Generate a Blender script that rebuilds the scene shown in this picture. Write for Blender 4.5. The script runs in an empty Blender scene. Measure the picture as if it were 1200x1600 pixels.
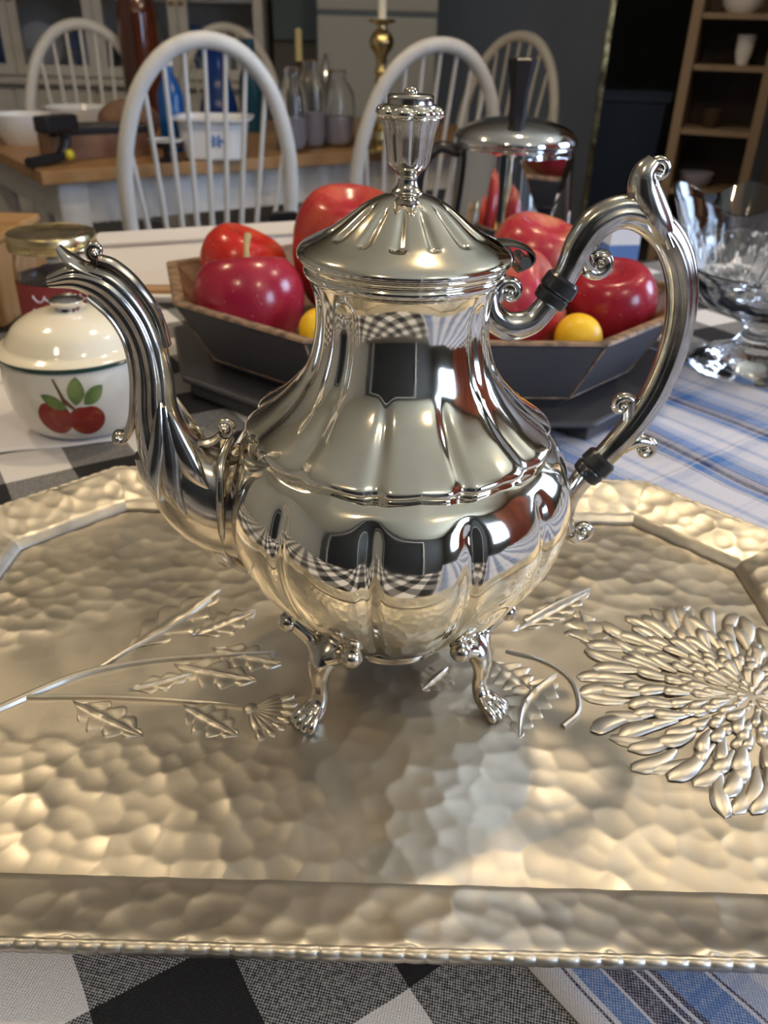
import bpy, bmesh, math, random
import numpy as np
from mathutils import Vector, Matrix

# ------------------------------------------------------------------ camera, world, lights, exposure
SC = bpy.context.scene
COL = SC.collection
PITCH, ROLL, CAMZ, FPX = math.radians(30.5), math.radians(1.6), 1.043, 1280.0
_fw = np.array([0, math.cos(PITCH), -math.sin(PITCH)])
_r0 = np.array([1.0, 0, 0]); _u0 = np.cross(_r0, _fw)
_rt = math.cos(ROLL) * _r0 + math.sin(ROLL) * _u0
_up = -math.sin(ROLL) * _r0 + math.cos(ROLL) * _u0
CAMP = np.array([0, 0, CAMZ])
cam = bpy.data.cameras.new('camera'); camo = bpy.data.objects.new('camera', cam); COL.objects.link(camo)
camo.matrix_world = Matrix(((_rt[0], _up[0], -_fw[0], CAMP[0]), (_rt[1], _up[1], -_fw[1], CAMP[1]),
                            (_rt[2], _up[2], -_fw[2], CAMP[2]), (0, 0, 0, 1)))
cam.sensor_fit = 'VERTICAL'; cam.sensor_height = 36.0; cam.sensor_width = 27.0
cam.lens = FPX / 1600 * 36.0
cam.clip_start = 0.01; cam.clip_end = 50
cam.dof.use_dof = True; cam.dof.focus_distance = 0.315; cam.dof.aperture_fstop = 15
SC.camera = camo
SC.view_settings.view_transform = 'Standard'; SC.view_settings.look = 'None'
SC.view_settings.gamma = 1; SC.view_settings.use_curve_mapping = False
SC.view_settings.exposure = 0.50
w = bpy.data.worlds.new('world'); SC.world = w; w.use_nodes = True
w.node_tree.nodes['Background'].inputs[0].default_value = (0.55, 0.72, 1.0, 1)
w.node_tree.nodes['Background'].inputs[1].default_value = 14.0

WX0, WX1, WY0, WY1, WH = -2.7, 2.3, -2.6, 4.6, 2.45     # room shell
DAY = (0.62, 0.78, 1.0); WARM = (1.0, 0.78, 0.50)

def area(name, loc, rot, sx, sy, power, color, shape='RECTANGLE'):
    l = bpy.data.lights.new(name, 'AREA'); l.shape = shape; l.size = sx; l.size_y = sy
    l.energy = power; l.color = color
    o = bpy.data.objects.new(name, l); COL.objects.link(o); o.location = loc; o.rotation_euler = rot
    return o
# daylight through the two-pane window in the right wall (behind and right of the camera)
WINY0, WINY1, WINZ0, WINZ1 = -1.85, -0.70, 0.95, 1.95
wp = area('window_portal', (WX1 + 0.09, (WINY0 + WINY1) / 2, (WINZ0 + WINZ1) / 2), (0, math.radians(90), 0), WINZ1 - WINZ0, WINY1 - WINY0, 1, DAY)
wp.data.cycles.is_portal = True
W2Y0, W2Y1 = 0.85, 1.75          # second window further along the same wall
wp = area('window_portal', (WX1 + 0.09, (W2Y0 + W2Y1) / 2, (WINZ0 + WINZ1) / 2), (0, math.radians(90), 0), WINZ1 - WINZ0, W2Y1 - W2Y0, 1, DAY)
wp.data.cycles.is_portal = True
LAMPS = [(-1.1, 1.1), (0.25, 1.1), (1.4, 1.1), (-0.7, -0.9), (0.9, -0.9)]
LAMP_GLOW = 165     # radiance of each downlight lens

# ------------------------------------------------------------------ helpers
def ray(x, y): return _fw + _rt * (x - 600) / FPX - _up * (y - 800) / FPX
def onz(x, y, z):
    d = ray(x, y); return CAMP + d * (z - CAMP[2]) / d[2]
def ony(x, y, Y):
    d = ray(x, y); return CAMP + d * (Y / d[1])

def mat(name, base=(0.8, 0.8, 0.8), rough=0.5, metal=0.0, trans=0.0, ior=1.45, spec=0.5, noise=None, bump=None, rnoise=None, coat=0.0, emit=None):
    """noise=(scale, colour2, lo, hi[, stretch]) mixes a second colour; bump=(scale, strength, dist[, stretch]); rnoise=(scale, r_lo, r_hi)"""
    m = bpy.data.materials.new(name); m.use_nodes = True
    nt = m.node_tree; N = nt.nodes; b = N['Principled BSDF']
    b.inputs['Base Color'].default_value = (*base, 1); b.inputs['Roughness'].default_value = rough
    b.inputs['Metallic'].default_value = metal; b.inputs['Transmission Weight'].default_value = trans
    b.inputs['IOR'].default_value = ior; b.inputs['Specular IOR Level'].default_value = spec
    b.inputs['Coat Weight'].default_value = coat; b.inputs['Coat Roughness'].default_value = 0.08
    tc = N.new('ShaderNodeTexCoord')
    def vec(stretch):
        mp = N.new('ShaderNodeMapping'); mp.inputs['Scale'].default_value = stretch
        nt.links.new(tc.outputs['Object'], mp.inputs[0]); return mp.outputs[0]
    def nz(scale, detail=4, stretch=(1, 1, 1)):
        t = N.new('ShaderNodeTexNoise'); t.inputs['Scale'].default_value = scale; t.inputs['Detail'].default_value = detail
        nt.links.new(vec(stretch), t.inputs['Vector']); return t.outputs['Fac']
    if noise:
        s, c2, lo, hi = noise[:4]; st = noise[4] if len(noise) > 4 else (1, 1, 1)
        mr = N.new('ShaderNodeMapRange'); mr.inputs[1].default_value = lo; mr.inputs[2].default_value = hi
        nt.links.new(nz(s, 5, st), mr.inputs[0])
        mx = N.new('ShaderNodeMix'); mx.data_type = 'RGBA'
        mx.inputs[6].default_value = (*base, 1); mx.inputs[7].default_value = (*c2, 1)
        nt.links.new(mr.outputs[0], mx.inputs[0]); nt.links.new(mx.outputs[2], b.inputs['Base Color'])
    if rnoise:
        mr = N.new('ShaderNodeMapRange'); mr.inputs[1].default_value = 0.35; mr.inputs[2].default_value = 0.7
        mr.inputs[3].default_value = rnoise[1]; mr.inputs[4].default_value = rnoise[2]
        nt.links.new(nz(rnoise[0], 6), mr.inputs[0]); nt.links.new(mr.outputs[0], b.inputs['Roughness'])
    if bump:
        st = bump[3] if len(bump) > 3 else (1, 1, 1)
        bp = N.new('ShaderNodeBump'); bp.inputs['Strength'].default_value = bump[1]; bp.inputs['Distance'].default_value = bump[2]
        nt.links.new(nz(bump[0], 3, st), bp.inputs['Height']); nt.links.new(bp.outputs[0], b.inputs['Normal'])
    if emit:
        b.inputs['Emission Color'].default_value = (*emit[0], 1); b.inputs['Emission Strength'].default_value = emit[1]
    return m

class MB:
    """collects shapes into one mesh"""
    def __init__(s): s.v = []; s.f = []
    def add(s, v, f):
        o = len(s.v); s.v.extend([tuple(map(float, p)) for p in v]); s.f.extend([tuple(i + o for i in q) for q in f]); return s
    def box(s, lo, hi, M=None):
        x0, y0, z0 = lo; x1, y1, z1 = hi
        v = [(x0, y0, z0), (x1, y0, z0), (x1, y1, z0), (x0, y1, z0), (x0, y0, z1), (x1, y0, z1), (x1, y1, z1), (x0, y1, z1)]
        if M is not None: v = [tuple(M @ Vector(p)) for p in v]
        return s.add(v, [(0, 3, 2, 1), (4, 5, 6, 7), (0, 1, 5, 4), (1, 2, 6, 5), (2, 3, 7, 6), (3, 0, 4, 7)])
    def lathe(s, prof, n=48, c=(0, 0, 0), cap=True, fn=None):
        """prof = [(r, z)...]; fn(theta, r, z) -> r"""
        v = []; f = []; P = len(prof)
        for (r, z) in prof:
            for k in range(n):
                t = 2 * math.pi * k / n; rr = fn(t, r, z) if fn else r
                v.append((c[0] + rr * math.cos(t), c[1] + rr * math.sin(t), c[2] + z))
        for i in range(P - 1):
            for k in range(n):
                k2 = (k + 1) % n; f.append((i * n + k, i * n + k2, (i + 1) * n + k2, (i + 1) * n + k))
        if cap:
            if prof[0][0] > 1e-6: f.append(tuple(reversed(range(n))))
            if prof[-1][0] > 1e-6: f.append(tuple((P - 1) * n + k for k in range(n)))
        return s.add(v, f)
    def tube(s, pts, rad, seg=14, nrm=None, fn=None, cap=True):
        """sweep along pts; rad scalar or list of r or (r_in_plane, r_out); nrm = constant out-of-plane direction; fn(a, t)->factor"""
        P = np.array(pts, float); n = len(P)
        T = np.gradient(P, axis=0); T /= np.linalg.norm(T, axis=1)[:, None] + 1e-12
        if np.isscalar(rad): rad = [rad] * n
        v = []; f = []; pb = None
        for i in range(n):
            if nrm is not None:
                b = np.cross(np.array(nrm), T[i]); b /= np.linalg.norm(b) + 1e-9; q = np.cross(T[i], b)
            else:
                if pb is None:
                    ref = np.array([0, 0, 1.0]) if abs(T[i][2]) < 0.9 else np.array([1.0, 0, 0]); b = np.cross(ref, T[i])
                else: b = pb - T[i] * (pb @ T[i])
                b /= np.linalg.norm(b) + 1e-9; q = np.cross(T[i], b); pb = b
            ra, rb = (rad[i], rad[i]) if np.isscalar(rad[i]) else rad[i]
            for k in range(seg):
                a = 2 * math.pi * k / seg; g = fn(a, i / (n - 1)) if fn else 1.0
                v.append(P[i] + b * ra * g * math.cos(a) + q * rb * g * math.sin(a))
        for i in range(n - 1):
            for k in range(seg):
                k2 = (k + 1) % seg; f.append((i * seg + k, i * seg + k2, (i + 1) * seg + k2, (i + 1) * seg + k))
        if cap:
            f.append(tuple(reversed(range(seg)))); f.append(tuple((n - 1) * seg + k for k in range(seg)))
        return s.add(v, f)
    def ball(s, c, r, nu=12, nv=8, M=None):
        """r scalar or 3 radii"""
        if np.isscalar(r): r = (r, r, r)
        v = []; f = []
        for i in range(nv + 1):
            p = math.pi * i / nv
            for k in range(nu):
                a = 2 * math.pi * k / nu
                q = Vector((r[0] * math.sin(p) * math.cos(a), r[1] * math.sin(p) * math.sin(a), r[2] * math.cos(p)))
                if M is not None: q = M @ q
                v.append((c[0] + q[0], c[1] + q[1], c[2] + q[2]))
        for i in range(nv):
            for k in range(nu):
                k2 = (k + 1) % nu; f.append((i * nu + k, (i + 1) * nu + k, (i + 1) * nu + k2, i * nu + k2))
        return s.add(v, f)
    def prism(s, poly, z0, z1, M=None):
        n = len(poly); v = [(x, y, z0) for x, y in poly] + [(x, y, z1) for x, y in poly]
        if M is not None: v = [tuple(M @ Vector(p)) for p in v]
        f = [tuple(reversed(range(n))), tuple(range(n, 2 * n))] + [(i, (i + 1) % n, n + (i + 1) % n, n + i) for i in range(n)]
        return s.add(v, f)
    def build(s, name, material, parent=None, smooth=True, bevel=0.0, angle=40):
        me = bpy.data.meshes.new(name); me.from_pydata(s.v, [], s.f)
        me.validate(); me.update()
        o = bpy.data.objects.new(name, me); COL.objects.link(o)
        me.materials.append(material)
        if parent is not None: o.parent = parent
        if smooth:
            me.polygons.foreach_set('use_smooth', [True] * len(me.polygons))
            try: me.set_sharp_from_angle(angle=math.radians(angle))
            except Exception: pass
        if bevel:
            m = o.modifiers.new('bevel', 'BEVEL'); m.width = bevel; m.segments = 2; m.limit_method = 'ANGLE'
        return o

def crom(pts, n=40):
    """Catmull-Rom resample of rows (any dimension)"""
    P = np.array(pts, float); P = np.vstack([2 * P[0] - P[1], P, 2 * P[-1] - P[-2]]); out = []
    m = len(P) - 3
    for t in np.linspace(0, m - 1e-9, n):
        i = int(t); u = t - i; a, b, c, d = P[i:i + 4]
        out.append(0.5 * ((2 * b) + (-a + c) * u + (2 * a - 5 * b + 4 * c - d) * u * u + (-a + 3 * b - 3 * c + d) * u ** 3))
    return np.array(out)

def thing(name, loc, label, cat, rz=0.0, group=None):
    o = bpy.data.objects.new(name, None); COL.objects.link(o); o.location = [float(c) for c in loc]; o.rotation_euler = (0, 0, rz)
    o.empty_display_size = 0.05
    return tag(o, label, cat, group)
def tag(o, label=None, cat=None, group=None, kind=None):
    if label: o['label'] = label
    if cat: o['category'] = cat
    if group: o['group'] = group
    if kind: o['kind'] = kind
    return o
def struct(o): o['kind'] = 'structure'; return o
def at(o, loc, rz=0.0):
    o.location = [float(c) for c in loc]; o.rotation_euler = (0, 0, rz); return o
def copy_tree(o, parent=None):
    c = o.copy(); COL.objects.link(c); c.parent = parent
    for ch in list(o.children): copy_tree(ch, c)
    return c

# ------------------------------------------------------------------ materials
M = {}
M['silver'] = mat('silver', (0.90, 0.85, 0.74), 0.07, 1.0, noise=(22, (0.76, 0.69, 0.55), 0.50, 0.72), rnoise=(60, 0.05, 0.14), bump=(55, 0.05, 0.002))
M['silver_dark'] = mat('silver_dark', (0.66, 0.62, 0.56), 0.16, 1.0, noise=(70, (0.36, 0.32, 0.27), 0.45, 0.7), rnoise=(80, 0.10, 0.24))
M['insulator'] = mat('insulator', (0.02, 0.02, 0.021), 0.25)
M['tray'] = mat('tray_aluminium', (0.54, 0.50, 0.43), 0.4, 1.0, noise=(9, (0.46, 0.41, 0.33), 0.48, 0.72), rnoise=(45, 0.36, 0.50), bump=(900, 0.04, 0.0004))
M['wall'] = mat('wall_paint', (0.17, 0.17, 0.17), 0.9, bump=(60, 0.08, 0.002))
M['wall_tan'] = mat('wall_tan', (0.36, 0.32, 0.25), 0.9, bump=(60, 0.08, 0.002))
M['wall_dim'] = mat('wall_slate', (0.085, 0.088, 0.09), 0.9, bump=(60, 0.08, 0.002))
M['ceil'] = mat('ceiling_paint', (0.88, 0.79, 0.58), 0.9, bump=(90, 0.1, 0.003))
M['floor'] = mat('floor_wood', (0.17, 0.145, 0.125), 0.45, noise=(4, (0.11, 0.09, 0.075), 0.4, 0.65, (1, 8, 1)))
M['lamp'] = mat('lamp_lens', (0.8, 0.8, 0.8), 0.5, emit=(WARM, LAMP_GLOW))
M['dark'] = mat('unlit_room_shade', (0.022, 0.026, 0.030), 0.7)  # near-black base colour stands in for the shade of unlit rooms
M['white'] = mat('white_paint', (0.70, 0.68, 0.66), 0.45, noise=(20, (0.64, 0.62, 0.60), 0.4, 0.7))
M['chairw'] = mat('chair_paint', (0.66, 0.64, 0.61), 0.4, noise=(14, (0.60, 0.57, 0.53), 0.45, 0.7))
M['oak'] = mat('oak', (0.40, 0.23, 0.10), 0.35, noise=(6, (0.30, 0.16, 0.06), 0.4, 0.65, (1, 10, 1)))
M['darkwood'] = mat('dark_wood', (0.085, 0.05, 0.032), 0.45, noise=(8, (0.05, 0.03, 0.02), 0.4, 0.65, (1, 1, 0.15)))
M['pine'] = mat('bookcase_wood', (0.30, 0.21, 0.14), 0.5, noise=(9, (0.24, 0.165, 0.11), 0.4, 0.65, (1, 1, 0.1)))
M['glass'] = mat('clear_glass', (0.98, 0.985, 0.985), 0.02, trans=1.0, ior=1.47)
M['pane'] = mat('pane_glass', (0.95, 0.97, 1.0), 0.02, trans=1.0, ior=1.05)
M['brass'] = mat('brass', (0.72, 0.55, 0.25), 0.18, 1.0, rnoise=(30, 0.14, 0.3))
M['jarlid'] = mat('jar_lid_gold', (0.66, 0.54, 0.30), 0.26, 1.0, rnoise=(40, 0.2, 0.38))
M['steel'] = mat('steel', (0.74, 0.74, 0.75), 0.06, 1.0)
M['black'] = mat('black_plastic', (0.018, 0.017, 0.022), 0.28)
M['cream'] = mat('cream_enamel', (0.80, 0.73, 0.58), 0.12, coat=0.4)
M['creamw'] = mat('bowl_enamel', (0.74, 0.70, 0.62), 0.15, coat=0.4)
M['green'] = mat('green_enamel', (0.015, 0.06, 0.045), 0.2)
M['bowl'] = mat('bowl_black_paint', (0.050, 0.049, 0.056), 0.5, noise=(30, (0.06, 0.055, 0.055), 0.5, 0.75, (1, 1, 6)), bump=(40, 0.15, 0.001))
M['bowlwood'] = mat('bowl_inner_wood', (0.22, 0.125, 0.07), 0.42, noise=(14, (0.13, 0.07, 0.04), 0.4, 0.65, (1, 6, 1)))
M['worn'] = mat('bowl_worn_edge', (0.30, 0.19, 0.12), 0.6, noise=(90, (0.10, 0.07, 0.05), 0.42, 0.62))
M['stem'] = mat('apple_stem', (0.42, 0.33, 0.16), 0.7)
M['yellow'] = mat('lemon_skin', (0.85, 0.52, 0.02), 0.4, bump=(160, 0.2, 0.001))
M['paper'] = mat('white_card', (0.82, 0.80, 0.84), 0.35)
M['white_china'] = mat('white_china', (0.80, 0.80, 0.82), 0.15)
M['blue_china'] = mat('blue_print', (0.12, 0.22, 0.50), 0.3)
M['amber'] = mat('amber_glass', (0.055, 0.018, 0.010), 0.08, noise=(9, (0.12, 0.03, 0.012), 0.45, 0.6, (3, 3, 0.3)), coat=0.5)
M['blue'] = mat('blue_glass', (0.015, 0.06, 0.32), 0.10, trans=0.35)
M['bluesky'] = mat('blue_liquid', (0.01, 0.12, 0.45), 0.15, trans=0.3)
M['teal'] = mat('teal_glass', (0.02, 0.10, 0.18), 0.15, trans=0.3)
M['bread'] = mat('brown_bun', (0.24, 0.14, 0.09), 0.7, noise=(12, (0.13, 0.06, 0.04), 0.4, 0.65))
M['rust'] = mat('red_brown_wood', (0.28, 0.07, 0.045), 0.45, noise=(7, (0.2, 0.05, 0.03), 0.4, 0.65, (1, 1, 0.2)))
M['bin'] = mat('bin_plastic', (0.035, 0.045, 0.065), 0.5)
M['wax'] = mat('candle_wax', (0.80, 0.78, 0.72), 0.5)
M['waxy'] = mat('yellow_wax', (0.62, 0.56, 0.30), 0.5)
M['lilac'] = mat('lilac_fill', (0.34, 0.33, 0.42), 0.6)
M['fridge'] = mat('fridge_enamel', (0.44, 0.46, 0.47), 0.35)
M['seal'] = mat('dark_seal', (0.12, 0.17, 0.22), 0.5)
M['tea'] = mat('jar_label_red', (0.25, 0.03, 0.03), 0.5)
M['redpr'] = mat('apple_print_red', (0.26, 0.03, 0.022), 0.25, noise=(70, (0.36, 0.11, 0.04), 0.5, 0.68))
M['leafpr'] = mat('leaf_print_green', (0.10, 0.17, 0.05), 0.25, noise=(60, (0.22, 0.28, 0.10), 0.45, 0.65))
M['brownpr'] = mat('twig_print_brown', (0.16, 0.08, 0.04), 0.3)
M['greenbox'] = mat('green_label', (0.12, 0.35, 0.08), 0.5)
M['yellowdot'] = mat('yellow_plastic', (0.65, 0.58, 0.04), 0.4)

def apple_mat(name, c1, c2, c3):
    m = mat(name, c1, 0.24, coat=0.12); c3 = c3 or c1; nt = m.node_tree; N = nt.nodes; b = N['Principled BSDF']
    tc = N.new('ShaderNodeTexCoord')
    mp = N.new('ShaderNodeMapping'); mp.inputs['Scale'].default_value = (26, 26, 5); nt.links.new(tc.outputs['Object'], mp.inputs[0])
    n1 = N.new('ShaderNodeTexNoise'); n1.inputs['Scale'].default_value = 1.6; n1.inputs['Detail'].default_value = 6; nt.links.new(mp.outputs[0], n1.inputs['Vector'])
    mr = N.new('ShaderNodeMapRange'); mr.inputs[1].default_value = 0.42; mr.inputs[2].default_value = 0.72; nt.links.new(n1.outputs['Fac'], mr.inputs[0])
    mx = N.new('ShaderNodeMix'); mx.data_type = 'RGBA'; mx.inputs[6].default_value = (*c1, 1); mx.inputs[7].default_value = (*c2, 1); nt.links.new(mr.outputs[0], mx.inputs[0])
    # straw-coloured star around the stem cavity
    sx = N.new('ShaderNodeSeparateXYZ'); nt.links.new(tc.outputs['Object'], sx.inputs[0])
    ln = N.new('ShaderNodeVectorMath'); ln.operation = 'LENGTH'; cb = N.new('ShaderNodeCombineXYZ')
    nt.links.new(sx.outputs[0], cb.inputs[0]); nt.links.new(sx.outputs[1], cb.inputs[1]); nt.links.new(cb.outputs[0], ln.inputs[0])
    nn = N.new('ShaderNodeMath'); nn.operation = 'MULTIPLY_ADD'; nn.inputs[1].default_value = 0.028; nt.links.new(n1.outputs['Fac'], nn.inputs[0]); nt.links.new(ln.outputs['Value'], nn.inputs[2])
    m2 = N.new('ShaderNodeMapRange'); m2.inputs[1].default_value = 0.024; m2.inputs[2].default_value = 0.0275; m2.inputs[3].default_value = 1; m2.inputs[4].default_value = 0; nt.links.new(nn.outputs[0], m2.inputs[0])
    tp = N.new('ShaderNodeMath'); tp.operation = 'GREATER_THAN'; tp.inputs[1].default_value = 0.0; nt.links.new(sx.outputs[2], tp.inputs[0])
    ml = N.new('ShaderNodeMath'); ml.operation = 'MULTIPLY'; nt.links.new(m2.outputs[0], ml.inputs[0]); nt.links.new(tp.outputs[0], ml.inputs[1])
    mx2 = N.new('ShaderNodeMix'); mx2.data_type = 'RGBA'; mx2.inputs[7].default_value = (*c3, 1)
    nt.links.new(mx.outputs[2], mx2.inputs[6]); nt.links.new(ml.outputs[0], mx2.inputs[0])
    # pale lenticel specks
    vo = N.new('ShaderNodeTexVoronoi'); vo.inputs['Scale'].default_value = 150; nt.links.new(tc.outputs['Object'], vo.inputs['Vector'])
    m3 = N.new('ShaderNodeMapRange'); m3.inputs[1].default_value = 0.07; m3.inputs[2].default_value = 0.13; m3.inputs[3].default_value = 0.45; m3.inputs[4].default_value = 0; nt.links.new(vo.outputs['Distance'], m3.inputs[0])
    mx3 = N.new('ShaderNodeMix'); mx3.data_type = 'RGBA'; mx3.inputs[7].default_value = (0.7, 0.35, 0.25, 1)
    nt.links.new(mx2.outputs[2], mx3.inputs[6]); nt.links.new(m3.outputs[0], mx3.inputs[0]); nt.links.new(mx3.outputs[2], b.inputs['Base Color'])
    return m
M['apple_crimson'] = apple_mat('apple_crimson', (0.30, 0.012, 0.035), (0.36, 0.03, 0.045), (0.55, 0.40, 0.16))
M['apple_scarlet'] = apple_mat('apple_scarlet', (0.50, 0.020, 0.015), (0.60, 0.08, 0.03), None)
M['apple_pink'] = apple_mat('apple_pink', (0.46, 0.035, 0.06), (0.60, 0.22, 0.12), None)
M['apple_deep'] = apple_mat('apple_deep', (0.30, 0.012, 0.03), (0.40, 0.03, 0.05), None)
M['apple_red'] = apple_mat('apple_red', (0.38, 0.022, 0.028), (0.50, 0.09, 0.05), None)

def math_n(nt, op, a, b=None, c=None):
    n = nt.nodes.new('ShaderNodeMath'); n.operation = op
    for i, q in enumerate((a, b, c)):
        if q is None: continue
        if isinstance(q, (int, float)): n.inputs[i].default_value = q
        else: nt.links.new(q, n.inputs[i])
    return n.outputs[0]
def mixc(nt, fac, a, b):
    n = nt.nodes.new('ShaderNodeMix'); n.data_type = 'RGBA'
    for i, q in ((0, fac), (6, a), (7, b)):
        if isinstance(q, tuple): n.inputs[i].default_value = (*q, 1)
        elif isinstance(q, (int, float)): n.inputs[i].default_value = q
        else: nt.links.new(q, n.inputs[i])
    return n.outputs[2]
def cloth_base(name, angle):
    m = mat(name, rough=0.9, spec=0.2); nt = m.node_tree; N = nt.nodes
    tc = N.new('ShaderNodeTexCoord'); mp = N.new('ShaderNodeMapping'); mp.inputs['Rotation'].default_value = (0, 0, -angle)
    nt.links.new(tc.outputs['Object'], mp.inputs[0])
    dn = N.new('ShaderNodeTexNoise'); dn.inputs['Scale'].default_value = 14; nt.links.new(mp.outputs[0], dn.inputs['Vector'])
    sx = N.new('ShaderNodeSeparateXYZ'); nt.links.new(mp.outputs[0], sx.inputs[0])
    d = math_n(nt, 'MULTIPLY', math_n(nt, 'SUBTRACT', dn.outputs['Fac'], 0.5), 0.006)
    u = math_n(nt, 'ADD', sx.outputs[0], d); v = math_n(nt, 'SUBTRACT', sx.outputs[1], d)
    k = 2 * math.pi / 0.0014
    wu = math_n(nt, 'SINE', math_n(nt, 'MULTIPLY', u, k)); wv = math_n(nt, 'SINE', math_n(nt, 'MULTIPLY', v, k))
    weave = math_n(nt, 'MULTIPLY', wu, wv)
    fn = N.new('ShaderNodeTexNoise'); fn.inputs['Scale'].default_value = 700; nt.links.new(mp.outputs[0], fn.inputs['Vector'])
    weave = math_n(nt, 'ADD', weave, math_n(nt, 'MULTIPLY', math_n(nt, 'SUBTRACT', fn.outputs['Fac'], 0.5), 2.2))
    bp = N.new('ShaderNodeBump'); bp.inputs['Strength'].default_value = 0.25; bp.inputs['Distance'].default_value = 0.0004
    nt.links.new(weave, bp.inputs['Height']); nt.links.new(bp.outputs[0], N['Principled BSDF'].inputs['Normal'])
    return m, nt, u, v, weave
# buffalo check, about 5 cm squares
m, nt, u, v, weave = cloth_base('buffalo_check', math.radians(33))
def odd(q, per, edge): return math_n(nt, 'LESS_THAN', math_n(nt, 'FRACT', math_n(nt, 'DIVIDE', math_n(nt, 'SUBTRACT', q, edge - 10 * per), per)), 0.5)
a, b = odd(u, 0.098, 0.003), odd(v, 0.102, 0.131)
mid = mixc(nt, math_n(nt, 'MULTIPLY_ADD', weave, 1.3, 0.42), (0.030, 0.030, 0.034), (0.36, 0.355, 0.36))
both = math_n(nt, 'MULTIPLY', a, b); any_ = math_n(nt, 'MAXIMUM', a, b)
whit = mixc(nt, math_n(nt, 'MULTIPLY_ADD', weave, 0.3, 0.5), (0.58, 0.565, 0.575), (0.70, 0.68, 0.69))
blk = mixc(nt, math_n(nt, 'MULTIPLY_ADD', weave, 0.3, 0.3), (0.016, 0.016, 0.018), (0.035, 0.035, 0.037))
c = mixc(nt, any_, whit, mid); c = mixc(nt, both, c, blk)
nt.links.new(c, nt.nodes['Principled BSDF'].inputs['Base Color']); M['check'] = m
# blue plaid
m, nt, u, v, weave = cloth_base('blue_plaid', 0.0)
def stripes(q, period, off, stops):
    r = nt.nodes.new('ShaderNodeValToRGB'); r.color_ramp.interpolation = 'CONSTANT'
    e = r.color_ramp.elements
    while len(e) > 1: e.remove(e[-1])
    e[0].position = 0; e[0].color = (*stops[0][1], 1)
    for p, cc in stops[1:]:
        x = e.new(p); x.color = (*cc, 1)
    nt.links.new(math_n(nt, 'FRACT', math_n(nt, 'ADD', math_n(nt, 'DIVIDE', q, period), off)), r.inputs[0]); return r.outputs[0]
PW, PB, PN, PL = (0.56, 0.57, 0.66), (0.065, 0.16, 0.42), (0.022, 0.018, 0.05), (0.34, 0.40, 0.58)
su = stripes(u, 0.095, 0.0, [(0, PW), (0.10, PN), (0.112, PW), (0.13, PB), (0.215, PW), (0.228, PN), (0.31, PW), (0.322, PN), (0.345, PW), (0.362, PN), (0.385, PB), (0.53, PW), (0.545, PN), (0.557, PL), (0.66, PW), (0.80, PL), (0.86, PW)])
sv = stripes(v, 0.095, 0.15, [(0, PW), (0.12, PL), (0.2, PB), (0.3, PW), (0.33, PN), (0.345, PW), (0.42, PL), (0.47, PW), (0.6, PL), (0.63, PW), (0.66, PL), (0.69, PW)])
c = mixc(nt, math_n(nt, 'MULTIPLY_ADD', weave, 0.35, 0.24), su, sv)
nt.links.new(c, nt.nodes['Principled BSDF'].inputs['Base Color']); M['plaid'] = m

# ------------------------------------------------------------------ room shell
def quadbox(name, lo, hi, m, parent=None, bevel=0): return MB().box(lo, hi).build(name, m, parent, smooth=False, bevel=bevel)
T_ = 0.10
struct(quadbox('floor', (WX0 - T_, WY0 - T_, -T_), (WX1 + T_, WY1 + 2.0, 0), M['floor']))
struct(quadbox('ceiling', (WX0 - T_, WY0 - T_, WH), (WX1 + T_, WY1 + 2.0, WH + T_), M['ceil']))
struct(quadbox('wall_left', (WX0 - T_, WY0, 0), (WX0, WY1 + 2.0, WH), M['wall_tan']))
# right wall with the window hole
b = MB(); b.box((WX1, WY0, 0), (WX1 + T_, WY1 + 2.0, WINZ0)); b.box((WX1, WY0, WINZ1), (WX1 + T_, WY1 + 2.0, WH))
b.box((WX1, WY0, WINZ0), (WX1 + T_, WINY0, WINZ1)); b.box((WX1, WINY1, WINZ0), (WX1 + T_, W2Y0, WINZ1)); b.box((WX1, W2Y1, WINZ0), (WX1 + T_, WY1 + 2.0, WINZ1))
struct(b.build('wall_right', M['wall_dim'], smooth=False))
fw_ = 0.05
for nm, y0, y1 in (('window_1', WINY0, WINY1), ('window_2', W2Y0, W2Y1)):
    b = MB()
    b.box((WX1 - 0.02, y0 - fw_, WINZ0 - fw_), (WX1 + 0.03, y1 + fw_, WINZ0)); b.box((WX1 - 0.02, y0 - fw_, WINZ1), (WX1 + 0.03, y1 + fw_, WINZ1 + fw_))
    b.box((WX1 - 0.02, y0 - fw_, WINZ0), (WX1 + 0.03, y0, WINZ1)); b.box((WX1 - 0.02, y1, WINZ0), (WX1 + 0.03, y1 + fw_, WINZ1))
    ym = (y0 + y1) / 2; b.box((WX1 - 0.01, ym - 0.02, WINZ0), (WX1 + 0.03, ym + 0.02, WINZ1))
    struct(b.build(nm, M['white'], smooth=False))
# wall behind the camera with white casing round a dark panel standing in for an unlit opening
DX0, DX1, DZ = -2.1, 0.85, 2.1
b = MB(); b.box((WX0, WY0 - T_, 0), (DX0, WY0, WH)); b.box((DX1, WY0 - T_, 0), (WX1, WY0, WH)); b.box((DX0, WY0 - T_, DZ), (DX1, WY0, WH))
struct(b.build('wall_behind', M['wall_dim'], smooth=False))
struct(quadbox('doorway_shade', (DX0, WY0 - T_, 0), (DX1, WY0 - 0.06, DZ), M['dark']))  # solid panel, darkness of the room beyond put into its colour
b = MB(); b.box((DX0 - 0.07, WY0, 0), (DX0, WY0 + 0.02, DZ + 0.07)); b.box((DX1, WY0, 0), (DX1 + 0.07, WY0 + 0.02, DZ + 0.07)); b.box((DX0, WY0, DZ), (DX1, WY0 + 0.02, DZ + 0.07))
struct(b.build('trim_1', M['white'], smooth=False))
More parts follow.
